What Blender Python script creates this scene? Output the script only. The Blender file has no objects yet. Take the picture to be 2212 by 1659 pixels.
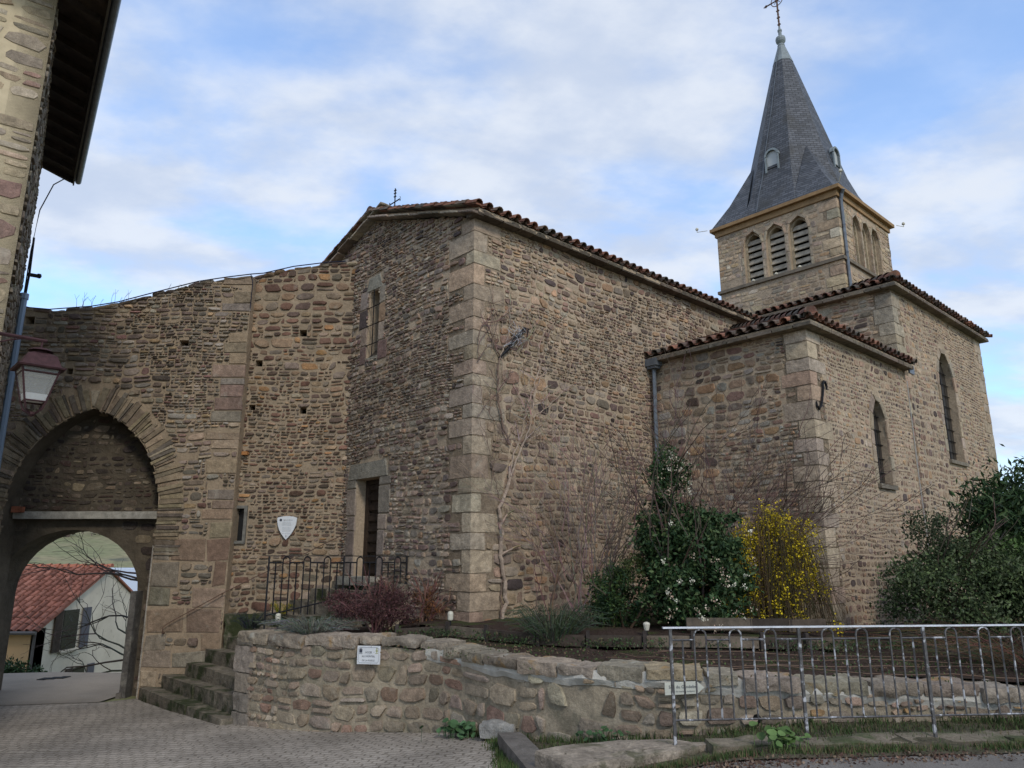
import bpy, bmesh, math, random
import numpy as np
from mathutils import Vector, Matrix
from mathutils.geometry import tessellate_polygon
S = bpy.context.scene; C = S.collection
R = math.radians
# ------------------------------------------------------------------ camera, sky, sun, exposure
PITCH = R(13.4); FPX = 1600.0; PW, PH = 2212.0, 1659.0
cam_d = bpy.data.cameras.new('camera'); cam_o = bpy.data.objects.new('camera', cam_d); C.objects.link(cam_o)
cam_d.sensor_width = 36; cam_d.lens = FPX/PW*36; cam_d.clip_end = 6000; cam_d.clip_start = .05
cam_o.location = (0, 0, 1.6); cam_o.rotation_euler = (R(90)+PITCH, 0, 0); S.camera = cam_o
SUN_AZ, SUN_EL = R(158), R(38)          # azimuth from +Y clockwise
W = bpy.data.worlds.new('World'); S.world = W; W.use_nodes = True
nt = W.node_tree; nt.nodes.clear()
def N_(t, **k):
    n = nt.nodes.new(t)
    for a, b in k.items(): setattr(n, a, b)
    return n
out = N_('ShaderNodeOutputWorld'); bg = N_('ShaderNodeBackground')
sky = N_('ShaderNodeTexSky', sky_type='NISHITA', sun_disc=False, sun_elevation=SUN_EL, sun_rotation=SUN_AZ)
sky.air_density = 1.0; sky.dust_density = .6; sky.ozone_density = 2.5
tc = N_('ShaderNodeTexCoord'); sep = N_('ShaderNodeSeparateXYZ'); nt.links.new(tc.outputs['Generated'], sep.inputs[0])
def M_(op, a, b=None, c=None):
    n = N_('ShaderNodeMath', operation=op)
    for i, x in enumerate((a, b, c)):
        if x is None: continue
        if isinstance(x, (int, float)): n.inputs[i].default_value = x
        else: nt.links.new(x, n.inputs[i])
    return n.outputs[0]
zc = M_('ADD', M_('MAXIMUM', sep.outputs[2], 0.0), 0.22)
comb = N_('ShaderNodeCombineXYZ')
nt.links.new(M_('DIVIDE', sep.outputs[0], zc), comb.inputs[0]); nt.links.new(M_('DIVIDE', sep.outputs[1], zc), comb.inputs[1])
mp = N_('ShaderNodeMapping'); mp.inputs['Location'].default_value = (3.1, 7.4, 0); mp.inputs['Rotation'].default_value = (0, 0, R(-25)); mp.inputs['Scale'].default_value = (1.0, 1.35, 1)
nt.links.new(comb.outputs[0], mp.inputs[0])
n1 = N_('ShaderNodeTexNoise'); n1.inputs['Scale'].default_value = 2.0; n1.inputs['Detail'].default_value = 7; n1.inputs['Roughness'].default_value = .5; n1.inputs['Distortion'].default_value = .25
n2 = N_('ShaderNodeTexNoise'); n2.inputs['Scale'].default_value = 4.5; n2.inputs['Detail'].default_value = 6; n2.inputs['Roughness'].default_value = .55
nt.links.new(mp.outputs[0], n1.inputs[0]); nt.links.new(mp.outputs[0], n2.inputs[0])
cl = M_('ADD', M_('MULTIPLY', n1.outputs[0], .8), M_('MULTIPLY', n2.outputs[0], .2))
mr = N_('ShaderNodeMapRange', interpolation_type='SMOOTHSTEP'); nt.links.new(cl, mr.inputs[0])
for i, v in enumerate((.34, .57, .28, .95)): mr.inputs[i+1].default_value = v
mr2 = N_('ShaderNodeMapRange', interpolation_type='SMOOTHSTEP'); nt.links.new(n2.outputs[0], mr2.inputs[0])
for i, v in enumerate((.35, .68, 0.0, 1.0)): mr2.inputs[i+1].default_value = v
cc = N_('ShaderNodeMix', data_type='RGBA'); nt.links.new(mr2.outputs[0], cc.inputs[0])
cc.inputs[6].default_value = (4.9, 5.6, 6.9, 1); cc.inputs[7].default_value = (6.5, 6.95, 7.7, 1)
skm = N_('ShaderNodeMix', data_type='RGBA', blend_type='MULTIPLY'); skm.inputs[0].default_value = 1
nt.links.new(sky.outputs[0], skm.inputs[6]); skm.inputs[7].default_value = (1.9, 2.4, 2.75, 1)
mx = N_('ShaderNodeMix', data_type='RGBA'); nt.links.new(mr.outputs[0], mx.inputs[0]); nt.links.new(skm.outputs[2], mx.inputs[6]); nt.links.new(cc.outputs[2], mx.inputs[7])
nt.links.new(mx.outputs[2], bg.inputs[0]); bg.inputs[1].default_value = .11
nt.links.new(bg.outputs[0], out.inputs[0])
sd = bpy.data.lights.new('sun', 'SUN'); so = bpy.data.objects.new('sun', sd); C.objects.link(so)
sd.energy = 1.5; sd.angle = R(10); sd.color = (1, .93, .82)
dv = Vector((math.sin(SUN_AZ)*math.cos(SUN_EL), math.cos(SUN_AZ)*math.cos(SUN_EL), math.sin(SUN_EL)))
so.rotation_euler = dv.to_track_quat('Z', 'Y').to_euler(); so.location = (0, 0, 30)
S.view_settings.view_transform = 'Standard'; S.view_settings.look = 'None'; S.view_settings.exposure = .16; S.view_settings.gamma = 1

# ------------------------------------------------------------------ frames
CAM = np.array([0, 0, 1.6])
def ray(x, y):
    u = (x-1106)/FPX; v = (829.5-y)/FPX
    return np.array([u, math.cos(PITCH)-v*math.sin(PITCH), math.sin(PITCH)+v*math.cos(PITCH)])
def onY(x, y, Y): r = ray(x, y); return CAM+r*(Y/r[1])
def onz(x, y, z): r = ray(x, y); return CAM+r*((z-1.6)/r[2])
def onpl(x, y, p, n): r = ray(x, y); n = np.array([n[0], n[1], 0.]); return CAM+r*(np.dot(np.array([p[0], p[1], 0.]), n)/np.dot(r, n))
aW, aS = R(-42.5), R(47.5)
WV = np.array([math.sin(aW), math.cos(aW), 0]); SV = np.array([math.sin(aS), math.cos(aS), 0]); ZV = np.array([0, 0, 1.])
C0 = np.array([-.68, 12.40, 0.])
def L(w, s, z): return C0+WV*w+SV*s+ZV*z            # the church's own axes
def wpl(w): return lambda x, y: onpl(x, y, C0+WV*w, WV)
def spl(s): return lambda x, y: onpl(x, y, C0+SV*s, SV)
def loc(p): d = np.array(p)-C0; return d@WV, d@SV, p[2]
def g(x, y):                                         # the lie of the ground
    t = (x-1.9)*-.77+(y-6.7)*.64
    z = -1.05*math.tanh(t/7.5) if t > 0 else 0.0
    if x > 2: z += 0
    if y > 19 and x < 8: z -= min(4.2, (y-19)*.4) if x < -2 else 0
    r = math.hypot(x, y)
    if r > 45: z -= 0
    if r > 60: z += -8*min(1, (r-60)/60)
    hl_ = max(0, min(1, (-x-.15*r)/(.2*r+1)))
    if r > 260: z += 62*hl_*min(1, (r-260)/500)
    if r > 760: z += 24*hl_*min(1, (r-760)/1500)
    return z

# ------------------------------------------------------------------ mesh helpers
class MB:
    def __init__(s): s.v = []; s.f = []; s.c = []; s.u = []; s.m = []; s.col = (1, 1, 1); s.mi = 0
    def add(s, vs, fs, col=None, uv=None, mi=None):
        b = len(s.v); s.v.extend([tuple(p) for p in vs]); s.c.extend([col or s.col]*len(vs))
        s.u.extend(uv if uv is not None else [(0, 0)]*len(vs))
        for f in fs: s.f.append([i+b for i in f]); s.m.append(s.mi if mi is None else mi)
    def box(s, o, a, b, c, col=None, mi=None):       # origin corner and three edge vectors
        o, a, b, c = [np.array(q, float) for q in (o, a, b, c)]
        vs = [o, o+a, o+a+b, o+b, o+c, o+a+c, o+a+b+c, o+b+c]
        fs = [(0, 3, 2, 1), (4, 5, 6, 7), (0, 1, 5, 4), (1, 2, 6, 5), (2, 3, 7, 6), (3, 0, 4, 7)]
        if np.dot(np.cross(a, b), c) < 0: fs = [f[::-1] for f in fs]
        s.add(vs, fs, col, mi=mi)
    def cbox(s, ctr, dx, dy, dz, col=None, mi=None):
        dx, dy, dz = [np.array(q, float) for q in (dx, dy, dz)]
        s.box(np.array(ctr, float)-(dx+dy+dz)/2, dx, dy, dz, col, mi)
    def tube(s, pts, r, n=6, col=None, cap=True, mi=None):
        pts = [np.array(p, float) for p in pts]; m = len(pts)
        rs = r if isinstance(r, (list, tuple, np.ndarray)) else [r]*m
        vs = []
        ref = None
        for i, p in enumerate(pts):
            t = pts[min(i+1, m-1)]-pts[max(i-1, 0)]; t = t/(np.linalg.norm(t)+1e-9)
            if ref is None:
                ref = np.array([0, 0, 1.]) if abs(t[2]) < .9 else np.array([1., 0, 0])
            a = np.cross(t, ref); a /= (np.linalg.norm(a)+1e-9); b = np.cross(t, a); ref = -b if False else ref
            if abs(np.dot(t, ref)) > .95: ref = np.array([1., 0, 0]) if abs(t[0]) < .8 else np.array([0, 1., 0])
            for k in range(n):
                an = 2*math.pi*k/n; vs.append(p+(a*math.cos(an)+b*math.sin(an))*rs[i])
        fs = [(i*n+k, i*n+(k+1) % n, (i+1)*n+(k+1) % n, (i+1)*n+k) for i in range(m-1) for k in range(n)]
        if cap: fs += [tuple(range(n)), tuple((m-1)*n+k for k in reversed(range(n)))]
        s.add(vs, fs, col, mi=mi)
    def lathe(s, base, prof, n=12, axis=ZV, col=None):
        axis = np.array(axis, float); a = np.cross(axis, [1, 0, 0.0]) if abs(axis[0]) < .9 else np.cross(axis, [0, 1., 0]); a /= np.linalg.norm(a); b = np.cross(axis, a)
        vs = [np.array(base)+axis*z+(a*math.cos(2*math.pi*k/n)+b*math.sin(2*math.pi*k/n))*r for r, z in prof for k in range(n)]
        m = len(prof)
        fs = [(i*n+k, i*n+(k+1) % n, (i+1)*n+(k+1) % n, (i+1)*n+k) for i in range(m-1) for k in range(n)]
        fs += [tuple(reversed(range(n))), tuple((m-1)*n+k for k in range(n))]
        s.add(vs, fs, col)
def link(name, mb, mats, parent=None, loc=None, smooth=False):
    used = sorted({i for f in mb.f for i in f})
    if len(used) < len(mb.v):
        mp_ = {o_: n_ for n_, o_ in enumerate(used)}; mb.v = [mb.v[i] for i in used]; mb.c = [mb.c[i] for i in used]; mb.u = [mb.u[i] for i in used]; mb.f = [[mp_[i] for i in f] for f in mb.f]
    me = bpy.data.meshes.new(name)
    o3 = np.array(parent.location if parent is not None and loc is None else (loc if loc is not None else (0, 0, 0)), float)
    if parent is not None and parent.parent is not None and loc is None: o3 = np.array(parent['_w'])
    v = np.array(mb.v, float)-o3
    me.from_pydata(v.tolist(), [], mb.f)
    if not isinstance(mats, (list, tuple)): mats = [mats]
    for m in mats: me.materials.append(m)
    if len(mats) > 1: me.polygons.foreach_set('material_index', mb.m)
    ca = me.color_attributes.new('Col', 'FLOAT_COLOR', 'POINT')
    c4 = np.ones((len(mb.c), 4)); c4[:, :3] = np.array(mb.c); ca.data.foreach_set('color', c4.ravel())
    if any(u != (0, 0) for u in mb.u[:50]):
        uvl = me.uv_layers.new(name='UVMap'); li = np.zeros(len(me.loops), int); me.loops.foreach_get('vertex_index', li)
        uvl.data.foreach_set('uv', np.array(mb.u)[li].ravel())
    if smooth: me.polygons.foreach_set('use_smooth', [True]*len(me.polygons))
    me.validate(); me.update()
    o = bpy.data.objects.new(name, me); C.objects.link(o); o['_w'] = [float(q) for q in o3]
    if parent is not None: o.parent = parent
    else: o.location = o3
    return o
def thing(name, label, cat, at=(0, 0, 0), group=None):
    o = bpy.data.objects.new(name, None); C.objects.link(o); o.location = [float(q) for q in at]; o.empty_display_size = .2
    o['label'] = label; o['category'] = cat; o['_w'] = [float(q) for q in at]
    if group: o['group'] = group
    return o
def solo(name, mb, mats, label, cat, at=(0, 0, 0), group=None, smooth=False):
    o = link(name, mb, mats, loc=at, smooth=smooth); o['label'] = label; o['category'] = cat
    if group: o['group'] = group
    return o
def struct(name, mb, mats, kind='structure', smooth=False, label=None, cat=None):
    o = link(name, mb, mats, loc=(0, 0, 0), smooth=smooth); o['kind'] = kind
    if label: o['label'] = label
    if cat: o['category'] = cat
    return o

# ------------------------------------------------------------------ materials
def mat(name, col=(.5, .5, .5), rough=.85, attr=False, noise=None, bump=None, metal=0, spec=.3, extra=None):
    """noise: list of (scale, lo, hi, colour or None); bump: list of (scale, strength, distance)"""
    m = bpy.data.materials.new(name); m.use_nodes = True; t = m.node_tree; b = t.nodes['Principled BSDF']
    b.inputs['Roughness'].default_value = rough; b.inputs['Metallic'].default_value = metal; b.inputs['Specular IOR Level'].default_value = spec
    b.inputs['Base Color'].default_value = (*col, 1)
    co = t.nodes.new('ShaderNodeTexCoord').outputs['Object']
    if attr:
        a = t.nodes.new('ShaderNodeVertexColor'); a.layer_name = 'Col'; cur = a.outputs[0]
    else:
        rg = t.nodes.new('ShaderNodeRGB'); rg.outputs[0].default_value = (*col, 1); cur = rg.outputs[0]
    def tex(sc, det=5, ro=.6, dis=0):
        n = t.nodes.new('ShaderNodeTexNoise'); n.inputs['Scale'].default_value = sc; n.inputs['Detail'].default_value = det; n.inputs['Roughness'].default_value = ro; n.inputs['Distortion'].default_value = dis
        t.links.new(co, n.inputs[0]); return n.outputs[0]
    for it in (noise or []):
        sc, lo, hi, c2 = it[:4]
        n = tex(sc); r = t.nodes.new('ShaderNodeMapRange'); t.links.new(n, r.inputs[0])
        x = t.nodes.new('ShaderNodeMix'); x.data_type = 'RGBA'
        if c2 is None:
            r.inputs[1].default_value = .3; r.inputs[2].default_value = .7; r.inputs[3].default_value = lo; r.inputs[4].default_value = hi
            x.blend_type = 'MULTIPLY'; x.inputs[0].default_value = 1; t.links.new(cur, x.inputs[6]); t.links.new(r.outputs[0], x.inputs[7])
        else:
            r.inputs[1].default_value = lo; r.inputs[2].default_value = hi
            if len(it) > 4: r.inputs[4].default_value = it[4]
            t.links.new(r.outputs[0], x.inputs[0]); t.links.new(cur, x.inputs[6]); x.inputs[7].default_value = (*c2, 1)
        cur = x.outputs[2]
    if extra: cur = extra(t, co, cur, b)
    t.links.new(cur, b.inputs['Base Color'])
    prev = None
    for sc, st, di in (bump or []):
        n = tex(sc, 6, .65); bp = t.nodes.new('ShaderNodeBump'); bp.inputs['Strength'].default_value = st; bp.inputs['Distance'].default_value = di
        t.links.new(n, bp.inputs['Height'])
        if prev is not None: t.links.new(prev, bp.inputs['Normal'])
        prev = bp.outputs[0]
    if prev is not None:
        if b.inputs['Normal'].is_linked:
            src = b.inputs['Normal'].links[0].from_socket; bn = b.inputs['Normal'].links[0].from_node
            t.links.new(prev, bn.inputs['Normal'])
        else: t.links.new(prev, b.inputs['Normal'])
    return m
LICH = (.40, .37, .30)
stone = mat('stone', attr=True, rough=.95, noise=[(9, .70, 1.30, None), (60, .75, 1.25, None), (.55, .70, 1.22, None), (3.1, .60, .72, LICH, .35), (1.3, .60, .74, (.12, .10, .08), .4)], bump=[(14, .8, .03), (70, .6, .010)])
mortar = mat('lime mortar', (.385, .298, .21), .97, noise=[(2.2, .8, 1.15, None), (25, .8, 1.2, None), (.9, .56, .75, (.28, .215, .15))], bump=[(9, .6, .04), (55, .5, .01)])
mortar_dark = mat('dark mortar', (.085, .068, .048), .97, noise=[(2, .6, 1.4, None)], bump=[(9, .7, .05)])  # gate soffit and inner arch wall, coloured darker than the gate front
mortar_ochre = mat('ochre mortar', (.30, .228, .155), .97, noise=[(2.2, .75, 1.15, None), (25, .8, 1.2, None)], bump=[(9, .6, .04), (55, .5, .01)])
mortar_cream = mat('cream mortar', (.55, .45, .30), .95, noise=[(6, .85, 1.1, None)], bump=[(30, .4, .01)])
mortar_grey = mat('grey mortar', (.32, .265, .19), .97, noise=[(3, .65, 1.2, None), (30, .8, 1.2, None), (1.7, .55, .7, (.14, .13, .09))], bump=[(9, .7, .04), (60, .5, .01)])
mortar_white = mat('pale mortar', (.50, .47, .41), .95, noise=[(5, .75, 1.1, None)], bump=[(12, .7, .03), (60, .4, .01)])
tile_m = mat('clay tile', attr=True, rough=.92, noise=[(7, .6, 1.25, None), (3, .55, .66, (.07, .062, .05), .9), (11, .6, .72, (.30, .29, .24), .5)], bump=[(40, .5, .01)])
wood_grey = mat('weathered wood', (.24, .20, .16), .9, noise=[(6, .7, 1.2, None)], bump=[(25, .5, .01)])
wood_dark = mat('dark wood', (.045, .033, .025), .9, noise=[(8, .6, 1.3, None)], bump=[(25, .5, .01)])
wood_brown = mat('brown wood', (.045, .028, .018), .8, noise=[(8, .6, 1.3, None)], bump=[(25, .5, .01)])
wood_board = mat('garden board', attr=True, rough=.92, noise=[(7, .65, 1.25, None), (30, .85, 1.15, None)], bump=[(25, .5, .01)])
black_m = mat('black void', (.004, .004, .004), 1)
iron = mat('black iron', (.012, .012, .014), .7, noise=[(20, .6, 1.5, None), (6, .62, .7, (.06, .03, .02))], spec=.2)
galv = mat('worn painted steel', (.10, .095, .095), .4, noise=[(18, .5, 1.5, None), (9, .6, .7, (.045, .03, .035)), (9.5, .55, .62, (.48, .48, .50))], metal=.25, spec=.5)
railtop = mat('pale top rail', (.72, .73, .78), .35, noise=[(12, .75, 1.15, None), (5, .66, .72, (.25, .13, .08))], metal=.3, spec=.5)
zinc = mat('zinc', (.15, .165, .185), .45, metal=.4, noise=[(8, .75, 1.2, None)])
lead = mat('lead', (.21, .24, .25), .6, noise=[(8, .8, 1.2, None)])
rust = mat('rusted iron', (.12, .07, .05), .8, noise=[(20, .6, 1.4, None)])
glass = mat('dark glass', (.015, .016, .018), .15, spec=.6)
glass_lead = mat('old leaded glass', (.028, .024, .02), .4, noise=[(9, .5, 1.6, None)], spec=.5)
cornice_m = mat('tan cornice', (.28, .175, .085), .85, noise=[(3, .8, 1.15, None), (14, .85, 1.15, None)], bump=[(20, .3, .01)])
white_m = mat('white enamel', (.62, .63, .64), .4, spec=.5, noise=[(5, .9, 1.05, None)])
ink = mat('dark ink', (.05, .055, .075), .6); inkgold = mat('olive ink', (.30, .30, .06), .6)
ink_pale = mat('faint ink', (.30, .32, .34), .6)
lampw = mat('cream lamp glass', (.52, .49, .40), .5)
maroon = mat('maroon paint', (.048, .022, .024), .75, noise=[(6, .7, 1.3, None), (25, .8, 1.2, None)], spec=.2)
def leafmat(name, noise_lo=.6, rough=.55):
    m = mat(name, attr=True, rough=rough, noise=[(3, noise_lo, 1.35, None)], spec=.18); return m
leaf = leafmat('leaf'); bark = mat('bark', attr=True, rough=.95, noise=[(20, .7, 1.3, None)], bump=[(40, .5, .005)])
leaf_dull = leafmat('dull leaf', .7, .85)

def slate_extra(t, co, cur, b):
    uv = t.nodes.new('ShaderNodeUVMap'); br = t.nodes.new('ShaderNodeTexBrick'); t.links.new(uv.outputs[0], br.inputs[0])
    br.inputs['Scale'].default_value = 1; br.inputs['Brick Width'].default_value = .19; br.inputs['Row Height'].default_value = .085; br.inputs['Mortar Size'].default_value = .008; br.inputs['Mortar Smooth'].default_value = .3
    br.inputs['Color1'].default_value = (.055, .06, .07, 1); br.inputs['Color2'].default_value = (.11, .115, .13, 1); br.inputs['Mortar'].default_value = (.022, .023, .027, 1)
    n = t.nodes.new('ShaderNodeTexNoise'); n.inputs['Scale'].default_value = 1.3; n.inputs['Detail'].default_value = 8; t.links.new(co, n.inputs[0])
    r = t.nodes.new('ShaderNodeMapRange'); r.inputs[1].default_value = .5; r.inputs[2].default_value = .7; r.inputs[4].default_value = .75; t.links.new(n.outputs[0], r.inputs[0])
    x = t.nodes.new('ShaderNodeMix'); x.data_type = 'RGBA'; t.links.new(r.outputs[0], x.inputs[0]); t.links.new(br.outputs[0], x.inputs[6]); x.inputs[7].default_value = (.045, .043, .038, 1)
    bp = t.nodes.new('ShaderNodeBump'); bp.invert = True; bp.inputs['Strength'].default_value = .7; bp.inputs['Distance'].default_value = .02; t.links.new(br.outputs['Fac'], bp.inputs['Height']); t.links.new(bp.outputs[0], b.inputs['Normal'])
    return x.outputs[2]
slate = mat('slate', rough=.6, extra=slate_extra)
def setts_extra(t, co, cur, b):
    wn = t.nodes.new('ShaderNodeTexNoise'); wn.inputs['Scale'].default_value = 1.7; wn.inputs['Detail'].default_value = 3; t.links.new(co, wn.inputs[0])
    ma = t.nodes.new('ShaderNodeVectorMath'); ma.operation = 'MULTIPLY_ADD'; t.links.new(wn.outputs[1], ma.inputs[0]); ma.inputs[1].default_value = (.30, .26, 0); t.links.new(co, ma.inputs[2])
    rt = t.nodes.new('ShaderNodeMapping'); rt.inputs['Rotation'].default_value = (0, 0, R(8)); t.links.new(ma.outputs[0], rt.inputs[0])
    br = t.nodes.new('ShaderNodeTexBrick'); t.links.new(rt.outputs[0], br.inputs[0]); br.offset_frequency = 2
    br.inputs['Scale'].default_value = 1; br.inputs['Brick Width'].default_value = .17; br.inputs['Row Height'].default_value = .125; br.inputs['Mortar Size'].default_value = .012; br.inputs['Mortar Smooth'].default_value = .35; br.inputs['Bias'].default_value = 0
    br.inputs['Color1'].default_value = (.285, .25, .21, 1); br.inputs['Color2'].default_value = (.335, .295, .25, 1); br.inputs['Mortar'].default_value = (.18, .155, .125, 1)
    n = t.nodes.new('ShaderNodeTexNoise'); n.inputs['Scale'].default_value = .9; n.inputs['Detail'].default_value = 8; t.links.new(co, n.inputs[0])
    r = t.nodes.new('ShaderNodeMapRange'); r.inputs[1].default_value = .3; r.inputs[2].default_value = .7; r.inputs[3].default_value = .7; r.inputs[4].default_value = 1.2; t.links.new(n.outputs[0], r.inputs[0])
    n3 = t.nodes.new('ShaderNodeTexNoise'); n3.inputs['Scale'].default_value = 45; n3.inputs['Detail'].default_value = 4; t.links.new(co, n3.inputs[0])
    r3 = t.nodes.new('ShaderNodeMapRange'); r3.inputs[1].default_value = .3; r3.inputs[2].default_value = .7; r3.inputs[3].default_value = .75; r3.inputs[4].default_value = 1.25; t.links.new(n3.outputs[0], r3.inputs[0])
    x = t.nodes.new('ShaderNodeMix'); x.data_type = 'RGBA'; x.blend_type = 'MULTIPLY'; x.inputs[0].default_value = 1; t.links.new(br.outputs[0], x.inputs[6]); t.links.new(r.outputs[0], x.inputs[7])
    y = t.nodes.new('ShaderNodeMix'); y.data_type = 'RGBA'; y.blend_type = 'MULTIPLY'; y.inputs[0].default_value = 1; t.links.new(x.outputs[2], y.inputs[6]); t.links.new(r3.outputs[0], y.inputs[7])
    bp = t.nodes.new('ShaderNodeBump'); bp.invert = True; bp.inputs['Strength'].default_value = .8; bp.inputs['Distance'].default_value = .015; t.links.new(br.outputs['Fac'], bp.inputs['Height']); t.links.new(bp.outputs[0], b.inputs['Normal'])
    return y.outputs[2]
setts = mat('stone setts', rough=.96, spec=.1, extra=setts_extra, bump=[(30, .4, .01)])
asphalt = mat('asphalt', (.165, .15, .135), .97, spec=.08, noise=[(120, .55, 1.5, None), (1.1, .8, 1.15, None)], bump=[(150, .6, .006)])
lane_m = mat('worn lane', (.25, .215, .175), .97, spec=.08, noise=[(90, .8, 1.25, None), (.7, .8, 1.15, None)], bump=[(120, .5, .005)])
earth = mat('dark earth', (.058, .040, .032), .98, spec=.05, noise=[(25, .6, 1.5, None), (2.2, .52, .66, (.060, .070, .028)), (60, .62, .7, (.20, .15, .11))], bump=[(18, 1, .05), (60, .8, .02)])
grassm = mat('rough grass ground', (.085, .075, .045), .97, noise=[(18, .5, 1.5, None), (3, .5, .65, (.11, .085, .055))], bump=[(25, 1, .04)])
hillm = mat('valley ground', (.17, .175, .085), .97, noise=[(.012, .45, .6, (.25, .21, .12)), (.03, .58, .66, (.10, .10, .065)), (.3, .7, 1.3, None)])
slab_m = mat('pale slab', (.31, .26, .205), .97, spec=.1, noise=[(4, .55, 1.25, None), (30, .75, 1.25, None), (2.6, .52, .62, (.13, .12, .08)), (9, .62, .68, (.10, .085, .06))], bump=[(5, 1, .07), (22, .9, .02), (60, .5, .01)])
kerb_m = mat('dark kerb', (.13, .115, .10), .95, noise=[(6, .7, 1.3, None), (50, .8, 1.2, None)], bump=[(12, .8, .03), (60, .5, .01)])
stepm = mat('mossy step stone', (.165, .14, .105), .97, noise=[(5, .5, 1.35, None), (2.3, .48, .60, (.035, .042, .016)), (40, .8, 1.2, None)], bump=[(8, .8, .05), (40, .5, .01)])
cream = mat('cream render', (.60, .55, .45), .95, noise=[(.8, .8, 1.08, None), (4, .6, .75, (.40, .36, .28))], bump=[(40, .3, .01)])
peach = mat('peach render', (.52, .33, .17), .95, noise=[(.8, .9, 1.05, None)], bump=[(40, .2, .01)])
shutter = mat('slate blue shutter', (.085, .085, .10), .7); fascia_m = mat('grey brown fascia', (.085, .075, .062), .8, noise=[(7, .7, 1.2, None)])
soffit_m = mat('dark soffit boards', (.028, .018, .013), .9, noise=[(6, .5, 1.6, None)])

# ------------------------------------------------------------------ masonry
PAL_CH = [((.34, .26, .175), 8), ((.30, .22, .15), 5), ((.24, .155, .115), 3), ((.155, .11, .088), 2.4), ((.31, .265, .20), 3), ((.34, .225, .13), 2), ((.22, .18, .135), 2), ((.09, .07, .06), 1)]
PAL_FAC = [((.30, .235, .17), 6), ((.25, .18, .135), 4), ((.17, .12, .10), 3.5), ((.29, .255, .20), 3), ((.29, .20, .125), 1.5), ((.20, .17, .14), 3), ((.36, .31, .235), 1.5), ((.095, .076, .067), 1.6)]
PAL_GATE = [((.26, .21, .145), 4), ((.185, .14, .11), 4), ((.13, .11, .085), 3), ((.30, .27, .215), 2), ((.31, .225, .13), .8), ((.235, .205, .16), 4), ((.22, .13, .105), 1)]
PAL_RAMP = [((.24, .17, .105), 4), ((.155, .09, .062), 4), ((.105, .075, .055), 3), ((.27, .215, .15), 2), ((.30, .175, .08), 1.1), ((.185, .15, .11), 3)]
PAL_DARK = [((.085, .068, .05), 4), ((.05, .04, .033), 4), ((.13, .105, .075), 2), ((.07, .045, .035), 2), ((.19, .15, .10), 1)]  # darker stone colours for the wall set back inside the gate arch
PAL_RET = [((.29, .23, .155), 5), ((.25, .185, .135), 3), ((.205, .175, .13), 4), ((.34, .295, .22), 3), ((.31, .205, .10), 1.0), ((.16, .125, .09), 2)]
PAL_TOW = [((.44, .345, .225), 6), ((.39, .30, .195), 4), ((.34, .275, .195), 2.5), ((.43, .30, .175), 2), ((.30, .255, .19), 1.5), ((.50, .43, .31), 1)]
PAL_ASH = [((.35, .285, .20), 5), ((.32, .27, .20), 4), ((.34, .255, .175), 2), ((.37, .31, .225), 2)]
PAL_HSE = [((.36, .29, .195), 4), ((.27, .18, .14), 2), ((.38, .33, .245), 3), ((.18, .135, .105), 1.2), ((.30, .26, .20), 3)]
def pick(pal, rg, var=.22):
    t = sum(w for _, w in pal); x = rg.random()*t
    for c, w in pal:
        x -= w
        if x <= 0: break
    k = 1+rg.uniform(-var, var); return tuple(min(.7, q*k*(1+rg.uniform(-.04, .04))*t_) for q, t_ in zip(c, (1.01, .965, .985)))
def crossings(poly, z):
    xs = []
    for i in range(len(poly)):
        (a, b), (c, d) = poly[i], poly[(i+1) % len(poly)]
        if (b > z) != (d > z): xs.append(a+(z-b)/(d-b)*(c-a))
    return sorted(xs)
def extent(poly, z0, z1):
    xs = []
    for z in (z0+1e-4, (z0+z1)/2, z1-1e-4): xs += crossings(poly, z)
    xs += [u for u, z in poly if z0 < z < z1]
    return (min(xs), max(xs)) if xs else None
_hr = random.Random(99); _hash = [_hr.random() for _ in range(4096)]
def vn(x, y, z):
    def hsh(i, j, k): return _hash[(i*73+j*179+k*283) & 4095]
    i, j, k = math.floor(x), math.floor(y), math.floor(z); fx, fy, fz = x-i, y-j, z-k
    fx, fy, fz = [t*t*(3-2*t) for t in (fx, fy, fz)]
    r = 0
    for a in (0, 1):
        for b in (0, 1):
            for c in (0, 1): r += hsh(i+a, j+b, k+c)*(fx if a else 1-fx)*(fy if b else 1-fy)*(fz if c else 1-fz)
    return r*2-1
ANG = .7
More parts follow.
